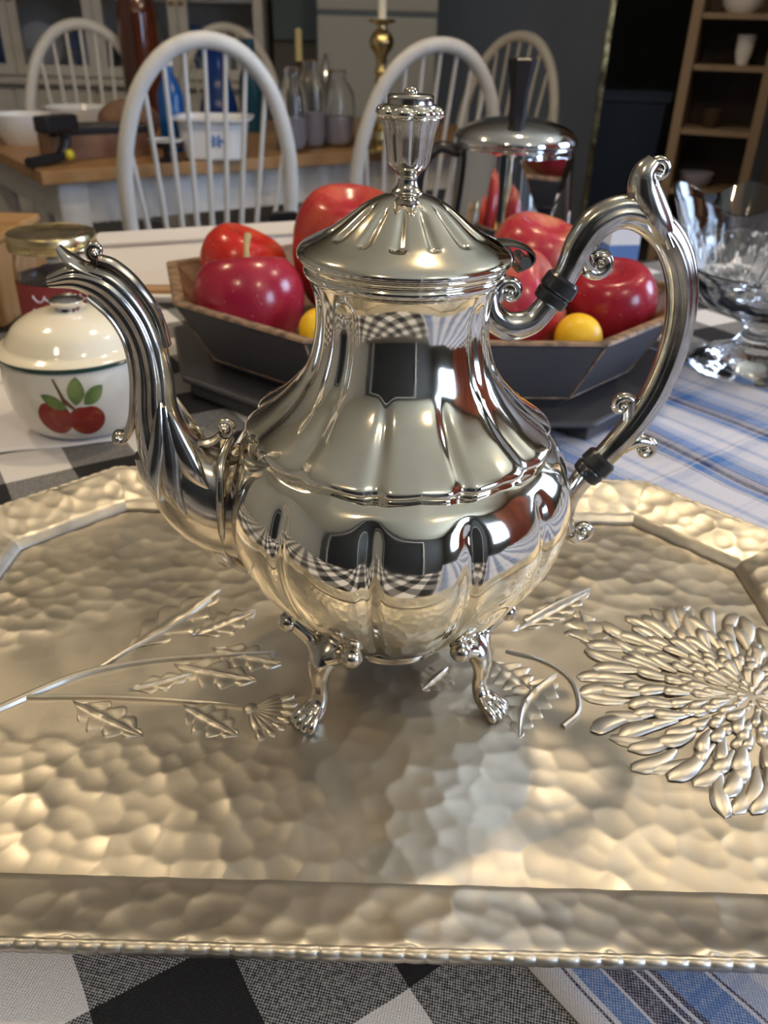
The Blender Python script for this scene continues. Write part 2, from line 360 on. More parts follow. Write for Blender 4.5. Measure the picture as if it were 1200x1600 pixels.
# back wall with a doorway to a dark room on its right
OX0, OX1 = 1.02, 1.85
b = MB(); b.box((WX0, WY1, 0), (OX0, WY1 + T_, WH)); b.box((OX1, WY1, 0), (WX1, WY1 + T_, WH)); b.box((OX0, WY1, 2.1), (OX1, WY1 + T_, WH))
struct(b.build('wall_back', M['wall'], smooth=False))
struct(quadbox('wall_dark_room', (WX0, WY1 + 1.9, 0), (WX1, WY1 + 2.0, WH), M['dark']))  # room's shade is put into this wall's near-black colour
b = MB(); b.box((OX0 - 0.012, WY1 - 0.012, 0), (OX0 + 0.012, WY1 + T_, 2.1)); struct(b.build('trim_2', M['brass'], smooth=False))

# recessed downlights
def downlight(x, y, i):
    t = thing('ceiling_downlight', (x, y, WH), 'warm recessed ceiling downlight mirrored as a bright spot in the teapot', 'ceiling light', group='warm recessed ceiling downlights')
    MB().lathe([(0.085, -0.001), (0.085, -0.008), (0.065, -0.010), (0.062, -0.002)], 24, cap=False).build('trim_ring', M['white'], t)
    MB().lathe([(0.0, -0.040), (0.025, -0.037), (0.045, -0.028), (0.057, -0.014), (0.062, -0.002)], 24, cap=False).build('lens', M['lamp'], t)
for i, (x, y) in enumerate(LAMPS): downlight(x, y, i)

# red-brown cupboard by the window (seen only mirrored in the pot)
t = thing('cupboard', (WX1 - 0.22, 0.05, 0), 'red-brown wooden cupboard mirrored on the right flank of the teapot', 'cupboard')
MB().box((-0.2, -0.55, 0), (0.2, 0.55, 2.05)).build('body', M['rust'], t, smooth=False)
for s in (-1, 1):
    d = MB().box((-0.225, min(s * 0.02, s * 0.53), 0.05), (-0.2, max(s * 0.02, s * 0.53), 2.0)).build('door', M['rust'], t, smooth=False, bevel=0.006)
    MB().ball((-0.24, s * 0.06, 1.0), 0.016).build('knob', M['brass'], d)

# ------------------------------------------------------------------ foreground table and cloths
TZ = 0.75
TX0, TX1, TY0, TY1 = -0.95, 0.95, -0.16, 1.28
t = thing('dining_table', (0, 0.56, 0), 'dark wooden dining table under the checked cloth', 'table')
MB().box((TX0, TY0 - 0.56, 0.715), (TX1, TY1 - 0.56, 0.7478)).build('tabletop', M['darkwood'], t, smooth=False, bevel=0.004)
for sx in (TX0 + 0.08, TX1 - 0.08):
    for sy in (TY0 + 0.08 - 0.56, TY1 - 0.08 - 0.56):
        MB().lathe([(0.03, 0), (0.036, 0.05), (0.028, 0.12), (0.04, 0.3), (0.042, 0.55), (0.03, 0.6), (0.045, 0.62), (0.045, 0.715)], 16, (sx, sy, 0)).build('leg', M['darkwood'], t)

def cloth_sheet(name, x0, x1, y0, y1, z, drop, m, n=60, amp=0.0012, rnd=1, org=(0, 0)):
    rs = np.random.RandomState(rnd)
    X = np.linspace(x0 - drop, x1 + drop, n); Y = np.linspace(y0 - drop, y1 + drop, n)
    ph = rs.rand(6) * 6.28; v = []
    for y in Y:
        for x in X:
            ex = max(x0 - x, x - x1, 0); ey = max(y0 - y, y - y1, 0)
            px = min(max(x, x0 - 0.004), x1 + 0.004); py = min(max(y, y0 - 0.004), y1 + 0.004)
            wv = amp * (math.sin(x * 23 + ph[0] + 3 * math.sin(y * 6 + ph[1])) * 0.5 + math.sin(y * 31 + ph[2] + 2 * math.sin(x * 9 + ph[3])) * 0.5 - 1.0) * 0.5
            dz = max(ex, ey)
            fl = 0.012 * (1 + math.sin((x + y) * 40)) * min(1, dz / 0.1)
            v.append((px + (fl if x > x1 else -fl if x < x0 else 0), py + (fl if y > y1 else -fl if y < y0 else 0), z - dz + (wv if dz == 0 else 0)))
    f = [(j * n + i, j * n + i + 1, (j + 1) * n + i + 1, (j + 1) * n + i) for j in range(n - 1) for i in range(n - 1)]
    return MB().add(v, f).build(name, m)
o = cloth_sheet('checked_tablecloth', TX0, TX1, TY0, TY1, TZ + 0.0005, 0.2, M['check'], 80, amp=0.0006)
md = o.modifiers.new('thick', 'SOLIDIFY'); md.thickness = 0.0008; md.offset = -1
tag(o, 'black and white buffalo check cloth covering the whole dining table', 'tablecloth')

# blue plaid cloth, hem running down-right under the tray
PA = math.radians(-52)                      # stripe (warp) direction
hx, hy = 0.0559, 0.174                      # a point on the hem
dv = np.array([math.cos(PA), math.sin(PA)]); dn = np.array([-dv[1], dv[0]])   # dn points right/back
v = []; f = []; nu, nv_ = 70, 90
rs = np.random.RandomState(5); ph = rs.rand(5) * 6.28
L0, L1, W1 = -0.40, 0.62, 0.60              # along the hem (back end .. front end), width away from the hem
for j in range(nv_):
    for i in range(nu):
        uu = W1 * i / (nu - 1); vv = L0 + (L1 - L0) * j / (nv_ - 1)
        p = np.array([hx, hy]) + dv * vv + dn * uu
        z = 0.0010 + 0.0009 * (1 + math.sin(uu * 40 + ph[0] + 2 * math.sin(vv * 12 + ph[1]))) * 0.5
        if p[1] > 0.55 and p[0] > 0.12: z += 0.004 * max(0, math.sin((uu + 0.3 * vv) * 38 + ph[2])) ** 2 * min(1, (p[1] - 0.55) / 0.06, (p[0] - 0.12) / 0.06)
        v.append((uu, vv, z))
f = [(j * nu + i, j * nu + i + 1, (j + 1) * nu + i + 1, (j + 1) * nu + i) for j in range(nv_ - 1) for i in range(nu - 1)]
o = MB().add(v, f).build('plaid_cloth', M['plaid'])
o.matrix_world = Matrix(((dn[0], -dv[0], 0, hx), (dn[1], -dv[1], 0, hy), (0, 0, 1, TZ), (0, 0, 0, 1)))
md = o.modifiers.new('thick', 'SOLIDIFY'); md.thickness = 0.0009; md.offset = -1
tag(o, 'blue and white plaid cloth lying across the right side of the table', 'cloth')
for p in o.data.vertices: p.co.y = -p.co.y
for p in o.data.polygons: p.flip()

# ------------------------------------------------------------------ hammered tray
ZF = 0.758; TCX, TCY = -0.003, 0.337
HX, HY, CUT, RIMW, RIMH = 0.2235, 0.1395, 0.052, 0.034, 0.0150
tray = thing('serving_tray', (TCX, TCY, ZF - 0.006), 'hammered aluminium serving tray with flower relief and scalloped rim under the teapot', 'tray')
TO = np.array([TCX, TCY, ZF - 0.006])
rs = np.random.RandomState(11); sp = 0.0118
gx, gy = np.meshgrid(np.arange(-0.30, 0.30, sp), np.arange(-0.21, 0.21, sp * 0.9)); gx = gx + (np.arange(gx.shape[0]) % 2)[:, None] * sp * 0.5
sites = np.c_[gx.ravel(), gy.ravel()] + rs.uniform(-0.42, 0.42, (gx.size, 2)) * sp
soff = rs.uniform(0, 0.00022, len(sites)); stilt = rs.uniform(-0.012, 0.012, (len(sites), 2)); scv = rs.uniform(7, 10.5, len(sites))
def hammer(P):
    out = np.empty(len(P))
    for i in range(0, len(P), 4000):
        d = P[i:i + 4000, None, :] - sites[None]
        h = (d ** 2).sum(2) * scv * 1.0 + soff + (d * stilt).sum(2)
        out[i:i + 4000] = h.min(1)
    return out
def sstep(x, a, b): q = np.clip((x - a) / (b - a), 0, 1); return q * q * (3 - 2 * q)
def relief_mask(P):       # 0 where the sheet is left smooth round the embossed flowers
    X, Y = P[:, 0] + TCX, P[:, 1] + TCY
    l = np.hypot((X + 0.115) / 0.10, (Y - 0.322 - (X + 0.115) * 0.18) / 0.055)
    r = np.hypot((X - 0.145) / 0.095, (Y - 0.318) / 0.068)
    return sstep(np.minimum(l, r), 0.82, 1.0)
res = 0.00115
xs = np.arange(-HX - 0.004, HX + 0.004, res); ys = np.arange(-HY - 0.004, HY + 0.004, res)
X, Y = np.meshgrid(xs, ys); P = np.c_[X.ravel(), Y.ravel()]
z = hammer(P) * relief_mask(P) + 0.00015 * np.sin(P[:, 0] * 40) * np.cos(P[:, 1] * 33)
inside = (np.abs(P[:, 0]) + np.abs(P[:, 1]) < HX + HY - CUT + 0.005).reshape(X.shape)
nx = len(xs); f = []
for j in range(len(ys) - 1):
    for i in range(nx - 1):
        if inside[j, i] and inside[j + 1, i + 1] and inside[j, i + 1] and inside[j + 1, i]:
            q = j * nx + i; f.append((q, q + 1, q + nx + 1, q + nx))
me = bpy.data.meshes.new('pan'); me.from_pydata(np.c_[P, z + 0.006].tolist(), [], f)
bm = bmesh.new(); bm.from_mesh(me); bmesh.ops.delete(bm, geom=[q for q in bm.verts if not q.link_faces], context='VERTS'); bm.to_mesh(me); bm.free()
me.materials.append(M['tray']); me.polygons.foreach_set('use_smooth', [True] * len(me.polygons))
o = bpy.data.objects.new('pan', me); COL.objects.link(o); o.parent = tray
def octo(off):
    hx_, hy_ = HX + off, HY + off; c_ = CUT + off * 0.586
    return [(-hx_ + c_, -hy_), (hx_ - c_, -hy_), (hx_, -hy_ + c_), (hx_, hy_ - c_), (hx_ - c_, hy_), (-hx_ + c_, hy_), (-hx_, hy_ - c_), (-hx_, -hy_ + c_)]
A, B = np.array(octo(-0.0015)), np.array(octo(RIMW)); NA = 30
cols = []; dist = []
acc = 0
for e in range(8):
    a0, a1, b0, b1 = A[e], A[(e + 1) % 8], B[e], B[(e + 1) % 8]; L = np.linalg.norm(b1 - b0); n = int(L / 0.00095)
    for k in range(n):
        cols.append((a0 + (a1 - a0) * k / n, b0 + (b1 - b0) * k / n)); dist.append(acc + L * k / n)
    acc += L
per = round(acc / 0.0074); dist = np.array(dist) / acc * per
tt = np.concatenate([np.linspace(0, 0.945, NA - 8), np.linspace(0.955, 1.0, 8)])
Ain = np.array([c[0] for c in cols]); Bout = np.array([c[1] for c in cols]); n = len(cols); V = []
for ti in tt:
    p = Ain + (Bout - Ain) * ti
    hz = hammer(p) * 1.5 * (0.25 + 0.75 * sstep(np.full(n, ti), 0.02, 0.2)) * (1 - sstep(np.full(n, ti), 0.90, 0.96))
    prof = RIMH * (0.28 * min(ti / 0.10, 1) ** 1.5 + 0.72 * ti ** 1.1) if ti > 0 else 0
    sc = np.abs(np.sin(np.pi * dist)) ** 0.7
    e = max(0, (ti - 0.955) / 0.045)
    zz = prof + hz + 0.0007 * sc * min(1, e * 2.2) - 0.0016 * e * e
    p = p + (Bout - Ain) * (0.022 * sc * e)[:, None]
    V.append(np.c_[p, zz + 0.0062])
for k, dz in ((0.004, -0.0016), (-0.02, -0.0024)):       # rolled lip
    V.append(np.c_[V[NA - 1][:, :2] + (Bout - Ain) * k, V[NA - 1][:, 2] + dz])
V = np.vstack(V); R = NA + 2
f = [(i * n + k, i * n + (k + 1) % n, (i + 1) * n + (k + 1) % n, (i + 1) * n + k) for i in range(R - 1) for k in range(n)]
rim = MB().add(V, f).build('rim', M['tray'], tray, angle=80)
md = rim.modifiers.new('thick', 'SOLIDIFY'); md.thickness = 0.0010; md.offset = -1

def tl(px, py): p = onz(px, py, ZF + 0.002) - TO; return p[0], p[1]
def flat_tube(pts, w, h, parent=tray, name='stem'):
    q = crom(pts, 26); ww = np.interp(np.linspace(0, 1, 26), [0, 0.15, 0.8, 1], [w, w, w * 0.7, w * 0.3])
    return MB().tube([(x, y, 0.0062) for x, y in q], [(a_, h) for a_ in ww], 8, nrm=(0, 0, 1)).build(name, M['tray'], parent)
flat_tube([tl(-60, 1122), tl(0, 1102), tl(120, 1052), tl(230, 1030), tl(330, 1022), tl(430, 1018)], 0.0022, 0.0022)
flat_tube([tl(40, 1086), tl(160, 1086), tl(280, 1092), tl(388, 1102)], 0.0014, 0.0018)
flat_tube([tl(150, 1044), tl(200, 1012), tl(270, 975), tl(330, 935)], 0.0015, 0.0018)
flat_tube([tl(880, 1132), tl(905, 1105), tl(893, 1060), tl(850, 1030), tl(790, 1015)], 0.0016, 0.0018)
flat_tube([tl(820, 968), tl(870, 940), tl(922, 918)], 0.0013, 0.0016)
def leaf(base, tip, W, H=0.0020, lob=5, seed=0, curl=0.0):
    rs = np.random.RandomState(seed)
    b0, t0 = np.array(base), np.array(tip); L = np.linalg.norm(t0 - b0); d = (t0 - b0) / L; nn = np.array([-d[1], d[0]])
    ns, nw = 48, 8; v = []; f = []
    for i in range(ns + 1):
        s = i / ns; env = math.sin(math.pi * min(1, 0.05 + s * 0.95)) ** 0.7 * (1.2 - 0.5 * s)
        for k in range(-nw, nw + 1):
            q = k / nw; ph_ = (s * lob + rs.uniform(-0.02, 0.02) - 0.35 * (q > 0)) % 1.0
            lobe = 1 - abs(2 * ph_ - 1) ** 1.6
            w_ = W * env * (0.60 + 0.40 * lobe)
            c_ = b0 + d * L * (s + 0.16 * abs(q) * (1 - s)) + nn * (w_ * q + curl * L * math.sin(math.pi * s))
            zz = 0.0058 + H * (0.30 + 0.45 * lobe * abs(q)) * (1 - abs(q) ** 6) + 0.0011 * math.exp(-(q / 0.10) ** 2) - 0.0003 * (abs(k) == nw)
            v.append((c_[0], c_[1], zz))
    m_ = 2 * nw + 1
    f = [(i * m_ + k, i * m_ + k + 1, (i + 1) * m_ + k + 1, (i + 1) * m_ + k) for i in range(ns) for k in range(2 * nw)]
    return MB().add(v, f).build('leaf', M['tray'], tray, angle=60)
leaf(tl(195, 1015), tl(345, 918), 0.017, lob=4, seed=1)
leaf(tl(300, 990), tl(400, 950), 0.013, lob=4, seed=2)
leaf(tl(200, 1075), tl(300, 1050), 0.008, lob=3, seed=3)
leaf(tl(270, 1035), tl(400, 1060), 0.013, lob=4, seed=4)
leaf(tl(112, 1092), tl(222, 1146), 0.012, lob=4, seed=5)
leaf(tl(285, 1098), tl(372, 1146), 0.012, lob=4, seed=6)
leaf(tl(330, 1010), tl(440, 1035), 0.012, lob=4, seed=16)
leaf(tl(870, 1050), tl(812, 1150), 0.013, lob=5, seed=7, curl=-0.12)
leaf(tl(800, 985), tl(922, 922), 0.010, lob=6, seed=8)
leaf(tl(770, 1030), tl(830, 1075), 0.014, lob=4, seed=9)
leaf(tl(930, 1010), tl(905, 950), 0.015, lob=3, seed=10)
leaf(tl(1010, 990), tl(1080, 945), 0.016, lob=4, seed=12)
leaf(tl(700, 1040), tl(660, 1075), 0.012, lob=4, seed=13)
# small bud at the lower left foot: fan of narrow petals
petal_meshes = []
def petal_mesh(L, W, H, cup, bend=0.0):
    ns, nw = 9, 4; v = []
    for i in range(ns + 1):
        s = i / ns; wd = W * 1.25 * (0.15 + 0.85 * s ** 0.7) * math.sqrt(max(0, 1 - s ** 5)) + 0.0002; fall = 1 - max(0, (s - 0.55) / 0.45) ** 2
        for k in range(-nw, nw + 1):
            q = k / nw
            v.append((s * L, wd * q + bend * L * s * s, H * (0.30 + 0.70 * s) * (1 - cup * q * q) * fall - (0.0006 if abs(k) == nw else 0)))
    m_ = 2 * nw + 1
    f = [(i * m_ + k, i * m_ + k + 1, (i + 1) * m_ + k + 1, (i + 1) * m_ + k) for i in range(ns) for k in range(2 * nw)]
    me = bpy.data.meshes.new('petal'); me.from_pydata(v, [], f); me.materials.append(M['tray'])
    me.polygons.foreach_set('use_smooth', [True] * len(me.polygons)); return me
pm = [petal_mesh(0.0055, 0.0014, 0.0011, 0.6), petal_mesh(0.0120, 0.0030, 0.0018, 0.7, 0.08), petal_mesh(0.0120, 0.0030, 0.0018, 0.7, -0.12),
      petal_mesh(0.0185, 0.0037, 0.0020, 0.7, 0.14), petal_mesh(0.0185, 0.0038, 0.0020, 0.7, -0.14), petal_mesh(0.025, 0.0046, 0.0021, 0.7, 0.22), petal_mesh(0.025, 0.0044, 0.0021, 0.7, -0.24)]
def add_petal(par, me, x, y, z, ang, sc=1.0, tilt=0.0):
    o = bpy.data.objects.new('petal', me); COL.objects.link(o); o.parent = par
    o.location = (x, y, z); o.rotation_euler = (0, -tilt, ang); o.scale = (sc, sc, 1.0)
fc = np.array(tl(1176, 1090)); rs = np.random.RandomState(4)
flower = MB().lathe([(0.0, 0.0030), (0.008, 0.0028), (0.020, 0.0020), (0.034, 0.0010), (0.046, -0.0004)], 40, cap=False).build('chrysanthemum', M['tray'], tray)
flower.location = (fc[0], fc[1], 0.0062)
def rmax(a): # outline of the tilted bloom: long petals toward the pot, short toward the rim
    c_ = math.cos(a - math.pi); return 0.058 + 0.014 * c_ - 0.012 * max(0, -c_)
np_ = 0
for k, (s, cnt) in enumerate([(0.05, 9), (0.11, 13), (0.18, 17), (0.26, 21), (0.34, 25), (0.43, 28), (0.53, 31), (0.63, 33), (0.74, 34), (0.86, 36)]):
    for i in range(cnt):
        a_ = 2 * math.pi * (i + 0.5 * (k % 2)) / cnt + rs.uniform(-0.06, 0.06)
        R_ = rmax(a_); r_ = s * R_
        x, y = r_ * math.cos(a_), r_ * math.sin(a_)
        if abs(fc[0] + x) > HX - 0.006 or fc[0] + x + (0.012 if s > 0.3 else 0.0) * math.cos(a_) > HX - 0.002: continue
        me = pm[0] if k < 2 else pm[1 + rs.randint(2)] if k < 6 else pm[3 + rs.randint(2)] if k < 8 else pm[5 + rs.randint(2)]
        add_petal(flower, me, x, y, 0.0030 * (1 - s) ** 1.3 - 0.0002 + (0.0005 if i % 2 else 0), a_ + rs.uniform(-0.15, 0.15) * (1 + s), rs.uniform(0.9, 1.12), 0.02); np_ += 1
bud = MB().ball((0, 0, 0), (0.004, 0.004, 0.0015)).build('bud', M['tray'], tray); bc = tl(392, 1104); bud.location = (bc[0], bc[1], 0.0064)
for k in range(9): add_petal(bud, pm[3], 0, 0, 0.0, math.radians(-75 + k * 13), 0.9, 0.0)
for k in range(7): add_petal(bud, pm[1], 0.013 * math.cos(math.radians(-70 + k * 16)), 0.013 * math.sin(math.radians(-70 + k * 16)), 0.0, math.radians(-70 + k * 16), 0.8)

# ------------------------------------------------------------------ silver teapot
PX, PY, PROT = 0.0055, 0.332, math.radians(7)
pot = thing('teapot', (PX, PY, ZF + 0.0002), 'tall silver teapot with fluted body standing on the hammered tray', 'teapot', PROT)
NY = (0, 1, 0)
prof = [(0.026, 0.024), (0.030, 0.028), (0.040, 0.034), (0.049, 0.042), (0.0575, 0.052), (0.068, 0.066), (0.0745, 0.078), (0.0785, 0.090), (0.0798, 0.100), (0.0788, 0.110),
        (0.0760, 0.119), (0.0715, 0.126), (0.0668, 0.1310), (0.0650, 0.1325), (0.0668, 0.1342), (0.0672, 0.1360), (0.0655, 0.1380), (0.0600, 0.1415), (0.0545, 0.1455), (0.0492, 0.1505), (0.0443, 0.156), (0.0400, 0.163), (0.0372, 0.172), (0.0359, 0.181), (0.0359, 0.188),
        (0.0368, 0.194), (0.0385, 0.199), (0.0393, 0.2003), (0.0403, 0.2012), (0.0405, 0.2030), (0.0398, 0.2040), (0.0405, 0.2048), (0.0414, 0.2060), (0.0412, 0.2072), (0.036, 0.2074)]
prz = np.array([p[1] for p in prof]); prr = np.array([p[0] for p in prof])
s_ = np.concatenate([[0], np.cumsum(np.hypot(np.diff(prz), np.diff(prr)))])
sd = np.concatenate([np.linspace(0, s_[11], 70), np.linspace(s_[11], s_[17], 34)[1:], np.linspace(s_[17], s_[26], 50)[1:], np.linspace(s_[26], s_[-1], 34)[1:]])
pd = crom(np.c_[prr, prz], 1400); sdd = np.concatenate([[0], np.cumsum(np.hypot(np.diff(pd[:, 0]), np.diff(pd[:, 1])))]); sdd *= s_[-1] / sdd[-1]
PRr, PRz = np.interp(sd, sdd, pd[:, 0]), np.interp(sd, sdd, pd[:, 1])
def bodyf(th, r, zz):
    dg = math.degrees(th) % 360
    q = math.radians(((dg - 15 + 15) % 30) - 15)
    k = round((dg - 15) / 30)
    A_ = 0.0
    if zz < 0.131:
        A_ = 0.0036 * float(sstep(0.1285 - zz, 0, 0.010)) * (0.45 + 0.55 * float(sstep(zz, 0.026, 0.07)))
        dip = 0.55 * math.exp(-(q / 0.045) ** 2) + 0.45 * math.exp(-(q / 0.13) ** 2)
    else:
        A_ = 0.0024 * (1 - float(sstep(zz, 0.146, 0.166)))
        dip = math.exp(-(q / 0.055) ** 2)
        ang = (k * 30 + 15) % 360
        if any(abs(((ang - t_ + 180) % 360) - 180) < 1 for t_ in (15, 165, 195, 345, 225, 315, 45, 135)):
            A_ = max(A_, 0.0020 * float(sstep(zz, 0.15, 0.165)) * (1 - float(sstep(zz, 0.190, 0.198))))
            dip = math.exp(-(q / 0.085) ** 2)
    return r - A_ * dip
nth = 420; v = []; f = []
for r, zz in zip(PRr, PRz):
    for k in range(nth):
        th = 2 * math.pi * k / nth; rr = bodyf(th, r, zz)
        dg = math.degrees(th) % 30 - 0; q = (((math.degrees(th) - 15 + 15) % 30) - 15) / 15
        dz = -0.0013 * (1 - q * q) * math.exp(-((zz - 0.1345) / 0.0045) ** 2)
        v.append((rr * math.cos(th), rr * math.sin(th), zz + dz))
nr = len(PRr)
f = [(i * nth + k, i * nth + (k + 1) % nth, (i + 1) * nth + (k + 1) % nth, (i + 1) * nth + k) for i in range(nr - 1) for k in range(nth)]
MB().add(v, f).build('body', M['silver'], pot, angle=75)
MB().lathe([(0.0, 0.0205), (0.024, 0.0205), (0.0262, 0.019), (0.0275, 0.0195), (0.0275, 0.0225), (0.026, 0.0245), (0.0268, 0.027)], 72, cap=False).build('base_ring', M['silver_dark'], pot)
# lid
lid_prof = [(0.0380, 0.2074), (0.0424, 0.2076), (0.0430, 0.2086), (0.0428, 0.2098), (0.0415, 0.2112), (0.0385, 0.2129), (0.0345, 0.2148), (0.0300, 0.2172), (0.0255, 0.2202), (0.0210, 0.2236), (0.0165, 0.2268), (0.0115, 0.2294), (0.0075, 0.2308), (0.004, 0.2314)]
lp = crom(lid_prof, 90)
def lidf(th, r, zz):
    q = (th * 14 / (2 * math.pi) + 0.5) % 1 - 0.5
    A_ = 0.0012 * float(sstep(np.float64(r), 0.0125, 0.020)) * (1 - float(sstep(np.float64(r), 0.029, 0.033)))
    return A_ * math.exp(-(q / 0.16) ** 2)
v = []; nl = 280
for r, zz in lp:
    for k in range(nl):
        th = 2 * math.pi * k / nl; d_ = lidf(th, r, zz)
        v.append(((r - 0.5 * d_) * math.cos(th), (r - 0.5 * d_) * math.sin(th), zz - d_))
f = [(i * nl + k, i * nl + (k + 1) % nl, (i + 1) * nl + (k + 1) % nl, (i + 1) * nl + k) for i in range(len(lp) - 1) for k in range(nl)]
lid = MB().add(v, f).build('lid', M['silver'], pot, angle=60)
# finial: fluted urn with a ring of beads
kp = crom([(0.0062, 0.2306), (0.0060, 0.2318), (0.0044, 0.2335), (0.0037, 0.2358), (0.0043, 0.2378), (0.0066, 0.2400), (0.0079, 0.2425), (0.0088, 0.2480), (0.0096, 0.2525), (0.0108, 0.2560), (0.0112, 0.2578)], 50)
def knobf(th, r, zz):
    if zz < 0.2405: return r
    q = (th * 8 / (2 * math.pi)) % 1 - 0.5; return r * (1 + 0.06 * min(1, (zz - 0.2405) / 0.003) * (math.cos(q * 2 * math.pi) * 0.5 - math.exp(-((abs(q) - 0.5) / 0.07) ** 2)))
b = MB().lathe([tuple(q) for q in kp], 96, fn=knobf, cap=False)
b.lathe([(0.0112, 0.2570), (0.0100, 0.2615), (0.0086, 0.2618), (0.0084, 0.2632), (0.0086, 0.2640), (0.0080, 0.2648), (0.0050, 0.2652), (0.0026, 0.2653), (0.0024, 0.2664), (0.0014, 0.2672), (0, 0.2674)], 48, cap=False)
fin = b.build('finial', M['silver_dark'], lid, angle=50)
b = MB()
for k in range(8):
    a_ = 2 * math.pi * (k + 0.5) / 8; b.ball((0.0102 * math.cos(a_), 0.0102 * math.sin(a_), 0.2590), (0.0028, 0.0046, 0.0024), 12, 8, Matrix.Rotation(a_, 3, 'Z'))
b.build('bead_ring', M['silver'], lid)
# hinge on the handle side
b = MB(); b.tube([(x, 0, zz) for x, zz in crom([(0.036, 0.2128), (0.043, 0.2125), (0.049, 0.2105), (0.0515, 0.2075), (0.0495, 0.2045), (0.045, 0.2025)], 16)], [(0.0011, 0.0065)] * 16, 10, nrm=NY)
b.tube([(0.0475, -0.0065, 0.2062), (0.0475, 0.0065, 0.2062)], 0.0024, 12)
b.build('hinge', M['silver_dark'], lid)

def spiral(c, r0, a0, turns, tr, sgn=1, n=30, off=0.0):
    """curl in the handle plane starting at radius r0/angle a0 and winding in"""
    pts = []; rad = []
    for i in range(n):
        s = i / (n - 1); a_ = a0 + sgn * turns * 2 * math.pi * s; r_ = r0 * (1 - 0.82 * s)
        pts.append((c[0] + r_ * math.cos(a_), off, c[1] + r_ * math.sin(a_))); rad.append((tr * (1 - 0.45 * s), tr * (1.25 - 0.3 * s)))
    return pts, rad
# spout
sp_ = [(-0.070, 0.098, 0.029, 0.020), (-0.080, 0.100, 0.0265, 0.0185), (-0.089, 0.106, 0.0225, 0.0165), (-0.0965, 0.116, 0.0170, 0.0145), (-0.1018, 0.1285, 0.0122, 0.0120), (-0.1038, 0.144, 0.0092, 0.0098), (-0.1030, 0.160, 0.0078, 0.0084), (-0.1042, 0.174, 0.0074, 0.0076), (-0.1085, 0.186, 0.0076, 0.0070), (-0.1165, 0.1960, 0.0076, 0.0066), (-0.1265, 0.2000, 0.0056, 0.0062), (-0.1375, 0.1985, 0.0026, 0.0056)]
q = crom(sp_, 90)
def spoutf(a, t):
    g = 1.0
    for c0 in (math.pi / 2, -math.pi / 2):
        for off, w_, d_ in ((0.30, 0.16, 0.15), (-0.45, 0.13, 0.10)):
            dd = ((a - c0 - (off if c0 > 0 else -off) + math.pi) % (2 * math.pi)) - math.pi; g -= d_ * math.exp(-(dd / w_) ** 2)
    return 1 - (1 - g) * float(sstep(np.float64(t), 0.28, 0.42))
spout = MB().tube([(p[0], 0, p[1]) for p in q], [(p[2], p[3]) for p in q], 72, nrm=NY, fn=spoutf).build('spout', M['silver_dark'], pot, angle=70)
# crest along the upper edge ending in a scroll, rib along the outer edge ending in a ball scroll
cr = crom([(-0.0965, 0.172), (-0.0990, 0.1850), (-0.1055, 0.1970), (-0.1125, 0.2040), (-0.1180, 0.2062)], 24)
b = MB().tube([(p[0], 0, p[1]) for p in cr], [(0.0022, 0.0040)] * 24, 10, nrm=NY); b.tube(*spiral((-0.1188, 0.2095), 0.0034, -math.pi / 2, 1.1, 0.0017, -1), 10, nrm=NY)
b.ball((-0.1188, 0.0, 0.2095), (0.0018, 0.0045, 0.0018)); b.build('crest', M['silver_dark'], spout)
fr = crom([(-0.1170, 0.2000), (-0.1240, 0.2030), (-0.1295, 0.2070), (-0.1325, 0.2110)], 16)
MB().tube([(p[0], 0, p[1]) for p in fr], [(0.0026, 0.0055), ] * 10 + [(0.0022 - 0.0002 * i, 0.0052 - 0.0005 * i) for i in range(6)], 12, nrm=NY).build('lip_fin', M['silver_dark'], spout)
orb = crom([(-0.1240, 0.1925), (-0.1165, 0.1845), (-0.1120, 0.1740), (-0.1110, 0.1610), (-0.1125, 0.1480), (-0.1145, 0.1390), (-0.1175, 0.1325), (-0.1205, 0.1300)], 40)
b = MB().tube([(p[0], 0, p[1]) for p in orb], [(0.0020, 0.0042)] * 40, 12, nrm=NY); b.ball((-0.1208, 0, 0.1316), (0.0031, 0.0050, 0.0031)); b.build('outer_rib', M['silver_dark'], spout)
# flange where the spout meets the body, with scrolls at top and bottom
fl = crom([(-0.074, 0, 0.1295), (-0.0775, -0.012, 0.124), (-0.0785, -0.0185, 0.112), (-0.0790, -0.0185, 0.098), (-0.0790, -0.013, 0.082), (-0.0770, -0.004, 0.068), (-0.0765, 0, 0.0655)], 30)
b = MB()
for s in (1, -1): b.tube([(p[0], s * p[1], p[2]) for p in fl], 0.0019, 10)
b.tube(*spiral((-0.0760, 0.1352), 0.0042, -2.2, 1.2, 0.0019, 1), 10, nrm=NY); b.tube([(p[0], 0, p[1]) for p in crom([(-0.0950, 0.130), (-0.0890, 0.1275), (-0.0820, 0.1285), (-0.0775, 0.1320)], 14)], [(0.0018, 0.004)] * 14, 10, nrm=NY)
b.ball((-0.0760, 0, 0.1352), (0.0026, 0.0048, 0.0026)); b.tube(*spiral((-0.0815, 0.0648), 0.0030, 0.6, 1.0, 0.0013, -1), 10, nrm=NY); b.ball((-0.0815, 0, 0.0648), (0.0013, 0.0034, 0.0013))
b.build('flange', M['silver_dark'], spout)
kl = crom([(-0.1150, 0.1220, 0.0030), (-0.1130, 0.1110, 0.0034), (-0.1050, 0.0965, 0.0042), (-0.0945, 0.0820, 0.0050), (-0.0855, 0.0715, 0.0048), (-0.0785, 0.0650, 0.0032), (-0.0720, 0.0600, 0.0020)], 30)
MB().tube([(p[0] + p[2] * 0.8, 0, p[1] + p[2] * 0.4) for p in kl], [(p[2], p[2] * 2.0) for p in kl], 20, nrm=NY).build('keel', M['silver_dark'], spout)
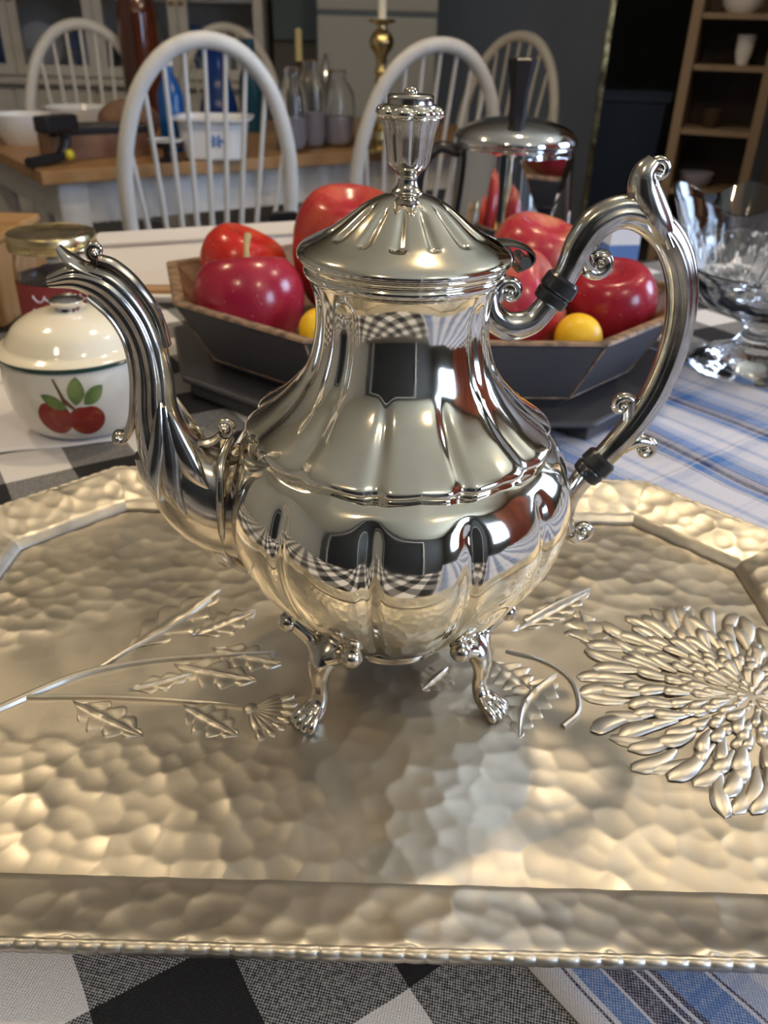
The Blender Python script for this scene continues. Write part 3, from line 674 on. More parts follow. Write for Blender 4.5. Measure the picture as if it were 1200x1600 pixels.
for s in (1, -1):      # acanthus lobes on each flank
    for (pts, w_) in (([(-0.1010, 0.150), (-0.1030, 0.132), (-0.1060, 0.118), (-0.1050, 0.108)], 0.0040), ([(-0.0995, 0.148), (-0.0985, 0.130), (-0.0980, 0.113), (-0.0945, 0.101)], 0.0046), ([(-0.0980, 0.146), (-0.0935, 0.130), (-0.0890, 0.120), (-0.0835, 0.1125)], 0.0052)):
        c_ = crom(pts, 20)
        yy = [-s * (np.interp(p[1], [0.10, 0.116, 0.1285, 0.144, 0.15], [0.0165, 0.0138, 0.0112, 0.0086, 0.0070])) for p in c_]
        MB().tube([(p[0], y, p[1]) for p, y in zip(c_, yy)], [(w_ * math.sin(math.pi * min(1, 0.12 + 0.84 * i / 19)), 0.0030 * math.sin(math.pi * min(1, 0.15 + 0.8 * i / 19))) for i in range(20)], 14, nrm=NY).build('acanthus_lobe', M['silver_dark'], spout)
# handle
def hand(name, pts, rad, parent, fn=None, seg=36, m='silver_dark', n=60):
    q = crom([(p[0], p[1], r) for p, r in zip(pts, rad)], n)
    return MB().tube([(p[0], 0, p[1]) for p in q], [(p[2], p[2] * 0.92) for p in q], seg, nrm=NY, fn=fn).build(name, M[m], parent, angle=70)
def handf(a, t):
    g = 1.0
    for c0 in (math.pi / 2, -math.pi / 2):
        for off in (0.38, -0.38):
            dd = ((a - c0 - off + math.pi) % (2 * math.pi)) - math.pi; g -= 0.13 * math.exp(-(dd / 0.17) ** 2)
    e = min(t, 1 - t); return 1 - (1 - g) * float(sstep(np.float64(e), 0.05, 0.14))
handle = hand('handle', [(0.0655, 0.1965), (0.0685, 0.2045), (0.0712, 0.2120), (0.0765, 0.2200), (0.0860, 0.2245), (0.0965, 0.2225), (0.1070, 0.2150), (0.1150, 0.2030), (0.1195, 0.1870), (0.1200, 0.1690), (0.1165, 0.1500), (0.1105, 0.1355), (0.1030, 0.1235), (0.0960, 0.1140)],
              [0.0052, 0.0056, 0.0064, 0.0068, 0.0066, 0.0066, 0.0068, 0.0068, 0.0066, 0.0064, 0.0062, 0.0062, 0.0060, 0.0056], pot, handf, n=110)
b = MB()
def addc(b, pts, rad):
    q = crom([(p[0], p[1], r) for p, r in zip(pts, rad)], 26); b.tube([(p[0], 0, p[1]) for p in q], [(p[2], p[2] * 1.05) for p in q], 18, nrm=NY)
hand('upper_arm', [(0.0350, 0.1930), (0.0375, 0.1835), (0.0450, 0.1785), (0.0540, 0.1800), (0.0595, 0.1858), (0.0625, 0.1905)], [0.0045, 0.0056, 0.0060, 0.0056, 0.0052, 0.0052], handle, seg=24, n=36)
hand('lower_arm', [(0.0905, 0.1075), (0.0865, 0.1010), (0.0835, 0.0930), (0.0830, 0.0840), (0.0855, 0.0760), (0.0895, 0.0725)], [0.0056, 0.0052, 0.0046, 0.0042, 0.0038, 0.0034], handle, seg=24, n=36)
for (c_, r0, a0, tn, tr, sg, st) in (((0.0440, 0.1930), 0.0045, 2.9, 1.2, 0.0017, -1, [(0.0372, 0.1840), (0.0378, 0.1890), (0.0397, 0.1935)]), ((0.0800, 0.2050), 0.0048, -2.6, 1.2, 0.0022, 1, [(0.0722, 0.2130), (0.0725, 0.2080), (0.0760, 0.2030)]),
                                     ((0.1012, 0.1415), 0.0040, 0.6, 1.2, 0.0017, 1, [(0.1050, 0.1260), (0.1060, 0.1345), (0.1045, 0.1435)]), ((0.1165, 0.1190), 0.0036, 1.2, 1.1, 0.0018, -1, [(0.1050, 0.1215), (0.1115, 0.1235), (0.1170, 0.1225)]), ((0.0925, 0.0752), 0.0040, -1.9, 1.2, 0.0019, 1, [(0.0865, 0.0745), (0.0890, 0.0715), (0.0915, 0.0712)])):
    r0 *= 1.1; tr *= 1.35; b = MB(); pts, rad = spiral(c_, r0, a0, tn, tr, sg); addc(b, st + [(pts[0][0], pts[0][2]), (pts[2][0], pts[2][2])], [tr * 1.8, tr * 1.5, tr * 1.2, tr * 1.05, tr]); b.tube(pts, rad, 12, nrm=NY)
    b.ball((c_[0], 0, c_[1]), (r0 * 0.48, tr * 1.7, r0 * 0.48)); b.build('scroll', M['silver_dark'], handle)
b = MB(); addc(b, [(0.1090, 0.2095), (0.1025, 0.2190), (0.0975, 0.2260), (0.0938, 0.2330), (0.0930, 0.2390), (0.0960, 0.2435)], [0.0040, 0.0064, 0.0070, 0.0064, 0.0050, 0.0034])
pts, rad = spiral((0.0985, 0.2400), 0.0040, 2.2, 1.1, 0.0019, -1); b.tube(pts, rad, 12, nrm=NY); b.ball((0.0985, 0, 0.2400), (0.0017, 0.0032, 0.0017))
b.tube([(p[0], -0.0045, p[1]) for p in crom([(0.1075, 0.2120), (0.1005, 0.2235), (0.0968, 0.2310), (0.0955, 0.2375)], 18)], [0.0020 - 0.00005 * i for i in range(18)], 10)
b.build('thumb_rest', M['silver_dark'], handle)
for (p0, p1) in (((0.0605, 0.1880), (0.0668, 0.1985)), ((0.0888, 0.1055), (0.0972, 0.1155))):
    P0, P1 = np.array([p0[0], 0, p0[1]]), np.array([p1[0], 0, p1[1]]); q = [P0 + (P1 - P0) * s for s in (0, 0.06, 0.35, 0.42, 0.5, 0.9, 1)]
    MB().tube(q, [0.0062, 0.0070, 0.0074, 0.0068, 0.0078, 0.0076, 0.0064], 28, nrm=NY).build('insulator', M['insulator'], handle)
# four cabriole legs with paw feet
for k in range(4):
    a_ = math.radians(45 + 90 * k); e = Vector((math.cos(a_), math.sin(a_), 0)); tg = Vector((-math.sin(a_), math.cos(a_), 0))
    def rz(r, zz, s=0.0): p = e * r + tg * s; return (p[0], p[1], zz)
    q = crom([(0.040, 0.040, 0.0075), (0.0485, 0.036, 0.0072), (0.0535, 0.030, 0.0056), (0.0545, 0.022, 0.0040), (0.0540, 0.015, 0.0036), (0.0560, 0.009, 0.0044), (0.0600, 0.0058, 0.0052), (0.0630, 0.0048, 0.0044)], 40)
    leg = MB().tube([rz(p[0], p[1]) for p in q], [(p[2] * 0.9, p[2] * 1.1) for p in q], 24, nrm=tuple(tg)).build('leg', M['silver_dark'], pot)
    for j, off in enumerate((-0.0050, -0.0018, 0.0018, 0.0050)):
        MB().tube([rz(0.0560, 0.0100, off * 0.5), rz(0.0610, 0.0068, off * 0.85), rz(0.0650, 0.0048 , off), rz(0.0678 - abs(off) * 0.35, 0.0030, off * 1.05), rz(0.0695 - abs(off) * 0.35, 0.0018, off * 1.05)], [0.0016, 0.0021, 0.0024, 0.0024, 0.0012], 10).build('toe', M['silver_dark'], leg)
    for s in (-1, 1):
        rb = lambda zz: float(np.interp(zz, PRz[:104], PRr[:104]))
        w_ = crom([rz(0.0515, 0.035, s * 0.002), rz(rb(0.0395) + 0.002, 0.0385, s * 0.009), rz(rb(0.046) - 0.001, 0.0455, s * 0.016), rz(rb(0.0485) - 0.003, 0.0480, s * 0.0195)], 16)
        b = MB().tube(w_, [0.0044 - 0.00006 * i for i in range(16)], 12); b.ball(w_[-1] + np.array([e[0], e[1], -0.6]) * 0.0022, 0.0050); b.build('scroll_wing', M['silver_dark'], leg)

# ------------------------------------------------------------------ wooden bowl of apples
bc_ = np.array([0.03, 0.765])
rimp = np.array([(-0.185, 0.690), (-0.065, 0.600), (0.170, 0.612), (0.245, 0.690), (0.275, 0.790), (0.205, 0.895), (-0.10, 0.930), (-0.225, 0.830)]) - bc_
bowl = thing('wooden_bowl', (bc_[0], bc_[1], TZ), 'black-painted eight-sided wooden bowl with worn edges holding the apples', 'bowl')
RZ, BZ = 0.088, 0.034
def ring(sc, z, grow=0.0):
    d = np.linalg.norm(rimp, axis=1)[:, None]; p = rimp * sc + rimp / d * grow; return [(x, y, z) for x, y in p]
def strips(levels):
    v = []; f = []
    for l in levels: v += l
    for i in range(len(levels) - 1):
        for k in range(8): k2 = (k + 1) % 8; f.append((i * 8 + k, i * 8 + k2, (i + 1) * 8 + k2, (i + 1) * 8 + k))
    return v, f
v, f = strips([ring(0.80, BZ - 0.012), ring(0.86, BZ), ring(0.985, RZ - 0.004), ring(1.0, RZ - 0.002)]); f.append(tuple(reversed(range(8))))
MB().add(v, f).build('outer_wall', M['bowl'], bowl, smooth=False)
v, f = strips([ring(1.0, RZ - 0.002), ring(0.995, RZ), ring(0.985, RZ + 0.0006), ring(0.955, RZ)])
MB().add(v, f).build('rim_edge', M['worn'], bowl, smooth=False)
v, f = strips([ring(0.955, RZ), ring(0.945, RZ - 0.004), ring(0.80, BZ + 0.012), ring(0.72, BZ + 0.008)]); f.append(tuple(24 + k for k in range(8)))
MB().add(v, f).build('inner_wall', M['bowlwood'], bowl, smooth=False)
for k in range(8):        # worn arrises where the sides meet, and along the foot
    a0 = np.array(ring(0.861, BZ)[k]); a1 = np.array(ring(0.986, RZ - 0.004)[k])
    MB().tube([a0 + (a1 - a0) * s for s in (0, 0.35, 0.7, 1)], [0.0010, 0.0007, 0.0009, 0.0012], 6).build('worn_edge', M['worn'], bowl)
    a1 = np.array(ring(0.861, BZ)[(k + 1) % 8])
    MB().tube([a0 + (a1 - a0) * s for s in (0, 0.5, 1)], [0.0008, 0.0005, 0.0008], 6).build('worn_edge', M['worn'], bowl)
base = MB().prism([(x, y) for x, y, _ in ring(1.0, 0)], 0.016, BZ - 0.012).build('base_board', M['bowl'], bowl, smooth=False, bevel=0.003)
for k in (0, 2, 4, 6):
    p = (np.array(ring(0.80, 0)[k]) + np.array(ring(0.80, 0)[(k + 1) % 8])) / 2; p0, p1 = np.array(ring(0.97, 0)[k])[:2], np.array(ring(0.97, 0)[(k + 1) % 8])[:2]
    q0, q1 = p0 * 0.72, p1 * 0.72
    MB().prism([tuple(p0), tuple(p1), tuple(q1), tuple(q0)], 0.0030, 0.016).build('foot', M['bowl'], bowl, smooth=False, bevel=0.002)

def apple(c, r, m, label, tilt=(0, 0, 0), squash=0.9, stem=True, lean=(0.2, 0.1)):
    t = thing('apple', c, label, 'apple', group='apples in the wooden bowl'); t.rotation_euler = tilt
    P = []
    for i in range(33):
        a = math.pi * i / 32; cr = r * (0.06 + 0.94 * math.sin(a) ** 0.85 * (1 + 0.07 * math.cos(a))) if 0 < i < 32 else 0.0
        dip_t = 0.34 * math.exp(-(a / 0.38) ** 2); dip_b = 0.20 * math.exp(-((math.pi - a) / 0.35) ** 2)
        P.append((cr, r * squash * (math.cos(a) * (1.0) - dip_t + dip_b)))
    P = list(reversed(P))
    MB().lathe(P, 48, fn=lambda th, rr, z: rr * (1 + 0.018 * math.cos(5 * th) * (0.5 - 0.5 * z / r)), cap=False).build('flesh', m, t, angle=180)
    if stem:
        z0 = r * squash * 0.62
        MB().tube(crom([(0, 0, z0), (0.001, 0, z0 + r * 0.22), (r * lean[0] * 0.5, r * lean[1] * 0.5, z0 + r * 0.42), (r * lean[0], r * lean[1], z0 + r * 0.6)], 8), [r * 0.055] * 4 + [r * 0.05, r * 0.055, r * 0.065, r * 0.075], 8).build('stem', M['stem'], t)
    return t
def ap(px, py, Y): p = ony(px, py, Y); return p
apple(ap(390, 470, 0.728), 0.0490, M['apple_crimson'], 'dark crimson apple with upright pale stem at the left front of the wooden bowl', (-0.28, 0.0, 0.3), lean=(0.12, 0.35))
apple(ap(380, 415, 0.825), 0.0430, M['apple_scarlet'], 'bright scarlet apple behind the crimson stemmed apple at the bowl left end', (0.2, 0.35, 0.6), stem=False)
apple(ap(545, 392, 0.815), 0.0550, M['apple_red'], 'tall red apple leaning up behind the left edge of the teapot lid', (0.14, -0.12, 1.2), squash=1.18, stem=False)
apple(ap(835, 415, 0.815), 0.0475, M['apple_pink'], 'pale pink-red apple at the back of the bowl right of the teapot lid', (0.15, 0.2, 0.2), squash=1.08, stem=False)
apple(ap(805, 474, 0.715), 0.0465, M['apple_pink'], 'rosy pink apple between the teapot neck and its handle', (1.0, 0.5, 0.9), stem=False)
apple(ap(955, 474, 0.737), 0.0400, M['apple_deep'], 'deep red apple at the right end of the bowl seen through the handle', (0.1, -0.25, 0.5), squash=0.98, stem=False)
def lemon(c, r, rot, label, mm):
    t = thing('lemon', c, label, 'lemon', group='yellow fruit tucked under the apples'); t.rotation_euler = rot
    P = crom([(0.0, -1.32), (0.16, -1.26), (0.25, -1.12), (0.62, -0.85), (0.92, -0.4), (1.0, 0), (0.92, 0.4), (0.62, 0.85), (0.25, 1.12), (0.14, 1.3), (0.0, 1.36)], 40)
    MB().lathe([(max(0, a) * r, z * r) for a, z in P], 32, cap=False).build('rind', mm, t, angle=180)
    MB().ball((0, 0, 1.36 * r), (r * 0.1, r * 0.1, r * 0.06), 8, 5).build('stalk_end', M['stem'], t)
lemon(ap(903, 528, 0.668), 0.0200, (-1.2, 0.3, 0.2), 'yellow lemon wedged between the two right-hand apples', M['yellow'])
lemon(ap(500, 515, 0.672), 0.0180, (0.2, 1.3, 1.4), 'small yellow lemon beside the crimson apple at the teapot neck', M['yellow'])

# ------------------------------------------------------------------ enamel sugar bowl with apple print
SBX, SBY = -0.253, 0.632
sb = thing('sugar_bowl', (SBX, SBY, TZ + 0.0015), 'cream enamel lidded bowl with printed apples at the left behind the spout', 'bowl')
sbp = crom([(0.030, 0.0), (0.036, 0.0005), (0.047, 0.006), (0.0545, 0.018), (0.0575, 0.032), (0.0572, 0.044), (0.0560, 0.0505)], 40); sbp[:, 1] *= 1.27
lz = lambda L_: [(r, 0.0670 + (z - 0.0535) * 0.84) for r, z in L_]
body = MB().lathe([(0, 0.002)] + [tuple(q) for q in sbp] + [(0.054, 0.0641), (0.053, 0.03)], 72, cap=False).build('body', M['creamw'], sb)
MB().lathe(lz([(0.0565, 0.0490), (0.0585, 0.0502), (0.0590, 0.0520), (0.0580, 0.0534), (0.0560, 0.0535)]), 72, cap=False).build('green_rim', M['green'], sb)
ld = MB().lathe([tuple(q) for q in crom(lz([(0.0550, 0.0532), (0.0588, 0.0540), (0.0592, 0.0552), (0.0560, 0.0575), (0.0520, 0.0600), (0.0490, 0.0655), (0.0425, 0.0755), (0.0310, 0.0835), (0.0170, 0.0875), (0.010, 0.088), (0.0, 0.0882)]), 50)], 72, cap=False).build('lid', M['cream'], sb)
MB().lathe(lz([(0.0095, 0.0872), (0.0090, 0.091), (0.0125, 0.0945), (0.0130, 0.0975), (0.009, 0.1000), (0.0, 0.1005)]), 32, cap=False).build('knob', M['steel'], ld)
# printed motif, laid on the curved side facing the camera
a_front = math.atan2(-SBY, -SBX)
def onbowl(u, z, off):      # u = arc length along the belly, z = height
    u -= 0.004; z = min(max(z * 1.22 + 0.004, 0.003), 0.0615); r = float(np.interp(z, sbp[:, 1], sbp[:, 0])) + off; a = a_front + u / 0.0575; return (r * math.cos(a), r * math.sin(a), z)
def patch(name, outline, m, off=0.0003):
    O = np.array(outline); c_ = O.mean(0); v = [onbowl(*c_, off)]; f = []; n = len(O); K = 4
    for k in range(1, K + 1):
        for p in O: q = c_ + (p - c_) * k / K; v.append(onbowl(q[0], q[1], off))
    for i in range(n): f.append((0, 1 + i, 1 + (i + 1) % n))
    for k in range(K - 1):
        for i in range(n): j = (i + 1) % n; f.append((1 + k * n + i, 1 + (k + 1) * n + i, 1 + (k + 1) * n + j, 1 + k * n + j))
    return MB().add(v, f).build(name, m, body)
def blob(cx, cy, rx, ry, n=20, notch=0.12): return [(cx + rx * math.cos(t) , cy + ry * math.sin(t) * (1 - notch * math.exp(-((t - math.pi / 2) / 0.35) ** 2))) for t in np.linspace(0, 2 * math.pi, n, endpoint=False)]
def lf(x0, y0, x1, y1, w_):
    a, b_ = np.array([x0, y0]), np.array([x1, y1]); d = b_ - a; n_ = np.array([-d[1], d[0]]) / np.linalg.norm(d); S_ = np.linspace(0, 1, 9)
    return [tuple(a + d * s + n_ * w_ * math.sin(math.pi * s) ** 0.8) for s in S_] + [tuple(a + d * s - n_ * w_ * math.sin(math.pi * s) ** 0.8) for s in S_[-2:0:-1]]
patch('printed_apple', blob(-0.0200, 0.0190, 0.0135, 0.0125), M['redpr']); patch('printed_apple', blob(0.0045, 0.0165, 0.0140, 0.0115), M['redpr'], 0.0005)
patch('printed_leaf', lf(-0.0085, 0.0260, -0.0270, 0.0355, 0.0042), M['leafpr'], 0.0006); patch('printed_leaf', lf(-0.0020, 0.0280, 0.0010, 0.0470, 0.0062), M['leafpr'], 0.0006); patch('printed_leaf', lf(0.0040, 0.0285, 0.0195, 0.0395, 0.0050), M['leafpr'], 0.0007)
patch('printed_twig', [(-0.0165, 0.0460), (-0.0148, 0.0460), (-0.0090, 0.0310), (-0.0010, 0.0245), (-0.0022, 0.0236), (-0.0108, 0.0300)], M['brownpr'], 0.0007)
# white napkin under it
v = []; n = 24
for j in range(n):
    for i in range(n):
        x, y = (i / (n - 1) - 0.5) * 0.19, (j / (n - 1) - 0.5) * 0.15
        v.append((x, y, 0.0008 + 0.0006 * math.sin(x * 90) * math.sin(y * 70)))
o = MB().add(v, [(j * n + i, j * n + i + 1, (j + 1) * n + i + 1, (j + 1) * n + i) for j in range(n - 1) for i in range(n - 1)]).build('napkin', M['paper'])
at(o, (-0.330, 0.640, TZ + 0.0005), math.radians(18)); md = o.modifiers.new('thick', 'SOLIDIFY'); md.thickness = 0.0008; md.offset = -1
tag(o, 'small white napkin under the cream sugar bowl', 'napkin')

# ------------------------------------------------------------------ jar with gold lid
J = thing('glass_jar', (-0.342, 0.845, TZ), 'glass preserve jar with gold screw lid behind the sugar bowl', 'jar')
MB().lathe([(0, 0.003), (0.034, 0.001), (0.040, 0.006), (0.0415, 0.015), (0.0415, 0.078), (0.040, 0.088), (0.0385, 0.094), (0.0385, 0.104), (0.0355, 0.104), (0.0355, 0.094), (0.038, 0.085), (0.0392, 0.076), (0.0392, 0.016), (0.036, 0.007), (0, 0.006)], 48, cap=False).build('glass', M['glass'], J)
MB().lathe([(0, 0.008), (0.036, 0.009), (0.0388, 0.017), (0.0388, 0.070), (0.0, 0.071)], 40, cap=False).build('contents', M['darkwood'], J)
MB().lathe([(0.0419, 0.022), (0.0419, 0.066)], 48, cap=False).build('label', M['tea'], J)
lid_ = MB().lathe([(0.0400, 0.0945), (0.0428, 0.0950), (0.0430, 0.1005), (0.0418, 0.1015), (0.0418, 0.1025), (0.0428, 0.1035), (0.0428, 0.1085), (0.0418, 0.1105), (0.0392, 0.1112), (0.0380, 0.1105), (0.0, 0.1108)], 96, cap=False, fn=lambda th, r, z: r + (0.0004 * math.cos(th * 72) if 0.1038 < z < 0.108 else 0)).build('lid', M['jarlid'], J)
MB().lathe([(0.0432 + 0.0006 * math.cos(a), 0.0978 + 0.0009 * math.sin(a)) for a in np.linspace(0, 2 * math.pi, 9)], 64, cap=False).build('lid_bead', M['jarlid'], lid_)
b = MB()       # handwriting-like script swirls on the label
af = math.atan2(-0.845, 0.342)
for row in range(3):
    pts = []
    for i in range(60):
        s = i / 59; a = af - 0.75 + 1.5 * s; zz = 0.054 - 0.013 * row + 0.0035 * math.sin(s * 34 + row) * (0.6 + 0.4 * math.sin(s * 9)); a += 0.05 * math.cos(s * 34 + row)
        pts.append((0.0421 * math.cos(a), 0.0421 * math.sin(a), zz))
    b.tube(pts, 0.0008, 5)
b.build('label_script', M['paper'], J)

# ------------------------------------------------------------------ white card box on a board, brown board, spatula, small box
t = thing('cutting_board', (-0.235, 1.055, TZ + 0.0005), 'brown wooden board lying behind the wooden bowl', 'board', math.radians(3))
MB().box((-0.17, -0.06, 0), (0.17, 0.085, 0.012)).build('board', M['oak'], t, smooth=False, bevel=0.003)
MB().box((-0.17, -0.075, 0), (0.17, -0.062, 0.009)).build('edge_strip', M['white'], t, smooth=False, bevel=0.002)
t = thing('white_box', (-0.235, 1.06, TZ + 0.013), 'flat white card box with sloping face behind jar and bowl', 'box', math.radians(4))
v = [(-0.145, -0.042, 0), (0.130, -0.042, 0), (0.130, 0.06, 0), (-0.145, 0.06, 0), (-0.145, -0.012, 0.036), (0.130, -0.012, 0.056), (0.130, 0.06, 0.056), (-0.145, 0.06, 0.036)]
MB().add(v, [(0, 3, 2, 1), (0, 1, 5, 4), (1, 2, 6, 5), (2, 3, 7, 6), (3, 0, 4, 7)]).build('carton', M['paper'], t, smooth=False, bevel=0.001)
MB().add([(-0.147, -0.013, 0.0365), (0.132, -0.013, 0.0565), (0.132, 0.062, 0.0565), (-0.147, 0.062, 0.0365), (-0.147, -0.013, 0.040), (0.132, -0.013, 0.060), (0.132, 0.062, 0.060), (-0.147, 0.062, 0.040)], [(0, 3, 2, 1), (4, 5, 6, 7), (0, 1, 5, 4), (1, 2, 6, 5), (2, 3, 7, 6), (3, 0, 4, 7)]).build('lid', M['paper'], t, smooth=False)
t = thing('wooden_crate', (-0.475, 0.93, TZ + 0.0005), 'orange-brown wooden box at the far left edge behind the jar', 'box')
MB().box((-0.07, -0.06, 0), (0.055, 0.08, 0.085)).build('box_body', M['oak'], t, smooth=False, bevel=0.003)
MB().box((-0.072, -0.062, 0.0852), (0.057, 0.082, 0.095)).build('box_lid', M['oak'], t, smooth=False, bevel=0.003)
t = thing('spatula', (-0.142, 1.17, TZ + 0.0005), 'black rounded paddle end of a kitchen spatula standing behind the red apples', 'spatula')
MB().lathe([(0, 0), (0.034, 0.0), (0.036, 0.004), (0.032, 0.045), (0.030, 0.045), (0.030, 0.01), (0, 0.008)], 28, cap=False).build('holder', M['black'], t)
h = MB().tube([(0, 0, 0.012), (0, -0.004, 0.045)], 0.005, 10).build('handle', M['black'], t)
q = [(-0.012, 0.035), (-0.022, 0.052), (-0.027, 0.068), (-0.018, 0.076), (0.008, 0.077), (0.026, 0.069), (0.028, 0.052), (0.014, 0.035)]
MB().prism([(x, z) for x, z in q], -0.003, 0.003, Matrix(((1, 0, 0, 0), (0, 0, 1, -0.006), (0, 1, 0, 0), (0, 0, 0, 1)))).build('paddle', M['black'], t, smooth=False, bevel=0.002)
p = ony(968, 388, 1.17)
t = thing('small_carton', (p[0], 1.18, TZ + 0.0005), 'small white carton standing right of the steel percolator', 'box', 0.2)
MB().box((-0.022, -0.02, 0), (0.022, 0.02, 0.082)).build('carton', M['paper'], t, smooth=False, bevel=0.001)
MB().box((-0.0222, -0.0202, 0.020), (0.0222, 0.0202, 0.045)).build('printed_band', M['blue_china'], t, smooth=False)

# ------------------------------------------------------------------ steel percolator
pp = ony(797, 300, 1.08); pc = thing('percolator', (pp[0], 1.08, TZ + 0.0005), 'polished steel percolator with black knob behind the teapot lid', 'coffee pot', math.radians(0))
k_ = 1.0
MB().lathe([tuple(q) for q in crom([(0, 0.0), (0.078, 0.0), (0.083, 0.006), (0.083, 0.02), (0.079, 0.08), (0.074, 0.14), (0.0715, 0.172), (0.0725, 0.176), (0.070, 0.178)], 50)], 80, cap=False).build('body', M['steel'], pc)
pl = MB().lathe([tuple(q) for q in crom([(0.068, 0.177), (0.0735, 0.178), (0.0742, 0.182), (0.072, 0.187), (0.064, 0.1945), (0.045, 0.202), (0.024, 0.206), (0.0, 0.207)], 40)], 80, cap=False).build('lid', M['steel'], pc)
MB().lathe([(0, 0.204), (0.0115, 0.205), (0.0105, 0.215), (0.0115, 0.235), (0.0165, 0.262), (0.0172, 0.266), (0.015, 0.268), (0, 0.2685)], 6, cap=False).build('knob', M['black'], pl)
# V-shaped pouring spout facing the camera's right
sa = math.radians(-62); e = Vector((math.cos(sa), math.sin(sa), 0)); g = Vector((-math.sin(sa), math.cos(sa), 0))
def pv(r, s, z): p = e * r + g * s; return (p[0], p[1], z)
v = [pv(0.070, -0.038, 0.168), pv(0.102, 0, 0.172), pv(0.070, 0.038, 0.168), pv(0.078, 0, 0.085), pv(0.066, -0.034, 0.168), pv(0.097, 0, 0.171), pv(0.066, 0.034, 0.168), pv(0.074, 0, 0.088), pv(0.090, 0, 0.128)]
MB().add(v, [(0, 3, 8, 1), (1, 8, 3, 2), (0, 1, 5, 4), (1, 2, 6, 5), (4, 5, 7), (5, 6, 7), (0, 4, 7, 3), (2, 3, 7, 6)]).build('spout', M['steel'], pc, angle=20)
MB().tube(crom([(-0.070, -0.01, 0.168), (-0.092, -0.012, 0.172), (-0.112, -0.014, 0.150), (-0.116, -0.014, 0.10), (-0.108, -0.012, 0.055), (-0.088, -0.01, 0.04)], 30), [(0.007, 0.011)] * 30, 12, nrm=NY).build('handle', M['black'], pc)

# ------------------------------------------------------------------ crystal bowls on the right
def wavy(th, r, z, n=8, a=0.05, z0=0.06, z1=0.12): return r * (1 + a * math.cos(n * th) * max(0, min(1, (z - z0) / (z1 - z0))))
cp = thing('glass_compote', (0.370, 0.80, TZ + 0.0055), 'footed pressed-glass compote at the right edge beside the teapot handle', 'glass bowl')
pr_o = crom([(0.060, 0.0), (0.062, 0.004), (0.050, 0.012), (0.026, 0.022), (0.017, 0.036), (0.020, 0.046), (0.045, 0.056), (0.082, 0.074), (0.104, 0.096), (0.112, 0.108)], 40)
pr_i = crom([(0.108, 0.108), (0.099, 0.097), (0.078, 0.079), (0.040, 0.062), (0.0, 0.058)], 20)
v0 = [tuple(q) for q in pr_o] + [tuple(q) for q in pr_i]
MB().lathe([(0, 0.001)] + v0, 96, cap=False, fn=lambda th, r, z: r * (1 + 0.02 * math.cos(24 * th) * (1 if 0.05 < z < 0.104 else 0.5 if z < 0.03 else 0)) * (1 + 0.04 * math.cos(8 * th) * max(0, (z - 0.08) / 0.03))).build('footed_dish', M['glass'], cp)
gb = thing('glass_dish', (0.330, 0.812, TZ + 0.0730), 'small wavy-edged crystal dish resting inside the glass compote', 'glass bowl')
pr_o = crom([(0.0, 0.0), (0.026, 0.0), (0.034, 0.006), (0.044, 0.030), (0.054, 0.062), (0.066, 0.092)], 30); pr_i = crom([(0.0635, 0.0925), (0.051, 0.064), (0.041, 0.033), (0.030, 0.010), (0.0, 0.006)], 24)
def dish(th, r, z): return r * (1 + 0.07 * math.cos(5 * th + 0.6) * max(0, (z - 0.05) / 0.042) + 0.012 * math.cos(30 * th) * (1 if 0.012 < z < 0.06 else 0))
b = MB(); b.lathe([tuple(q) for q in pr_o] + [tuple(q) for q in pr_i], 120, cap=False, fn=dish)
b.v = [(x, y, z + (0.006 * math.cos(5 * math.atan2(y, x) + 0.6) * max(0, (z - 0.05) / 0.042))) for x, y, z in b.v]
b.build('dish', M['glass'], gb)

# ------------------------------------------------------------------ far dining set
FA = np.array([-0.787, 1.95]); TA = math.radians(36); ex = np.array([math.cos(TA), math.sin(TA)]); ey = np.array([-math.sin(TA), math.cos(TA)])
FL, FD = 1.60, 0.86
ft = thing('far_table', (FA[0], FA[1], 0), 'oak-topped table with white apron and legs behind the chairs', 'table', TA)
nb = 7
for i in range(nb): MB().box((0, i * FD / nb + 0.0008, 0.722), (FL, (i + 1) * FD / nb - 0.0008, 0.75)).build('top_plank', M['oak'], ft, smooth=False, bevel=0.002)
b = MB(); b.box((0.07, 0.06, 0.62), (FL - 0.07, 0.08, 0.722)); b.box((0.07, FD - 0.08, 0.62), (FL - 0.07, FD - 0.06, 0.722)); b.box((0.06, 0.08, 0.62), (0.08, FD - 0.08, 0.722)); b.box((FL - 0.08, 0.08, 0.62), (FL - 0.06, FD - 0.08, 0.722))
b.build('apron', M['white'], ft, smooth=False)
for lx in (0.04, FL - 0.11):
    for ly in (0.04, FD - 0.11): MB().box((lx, ly, 0), (lx + 0.07, ly + 0.07, 0.722)).build('leg', M['white'], ft, smooth=False, bevel=0.006)

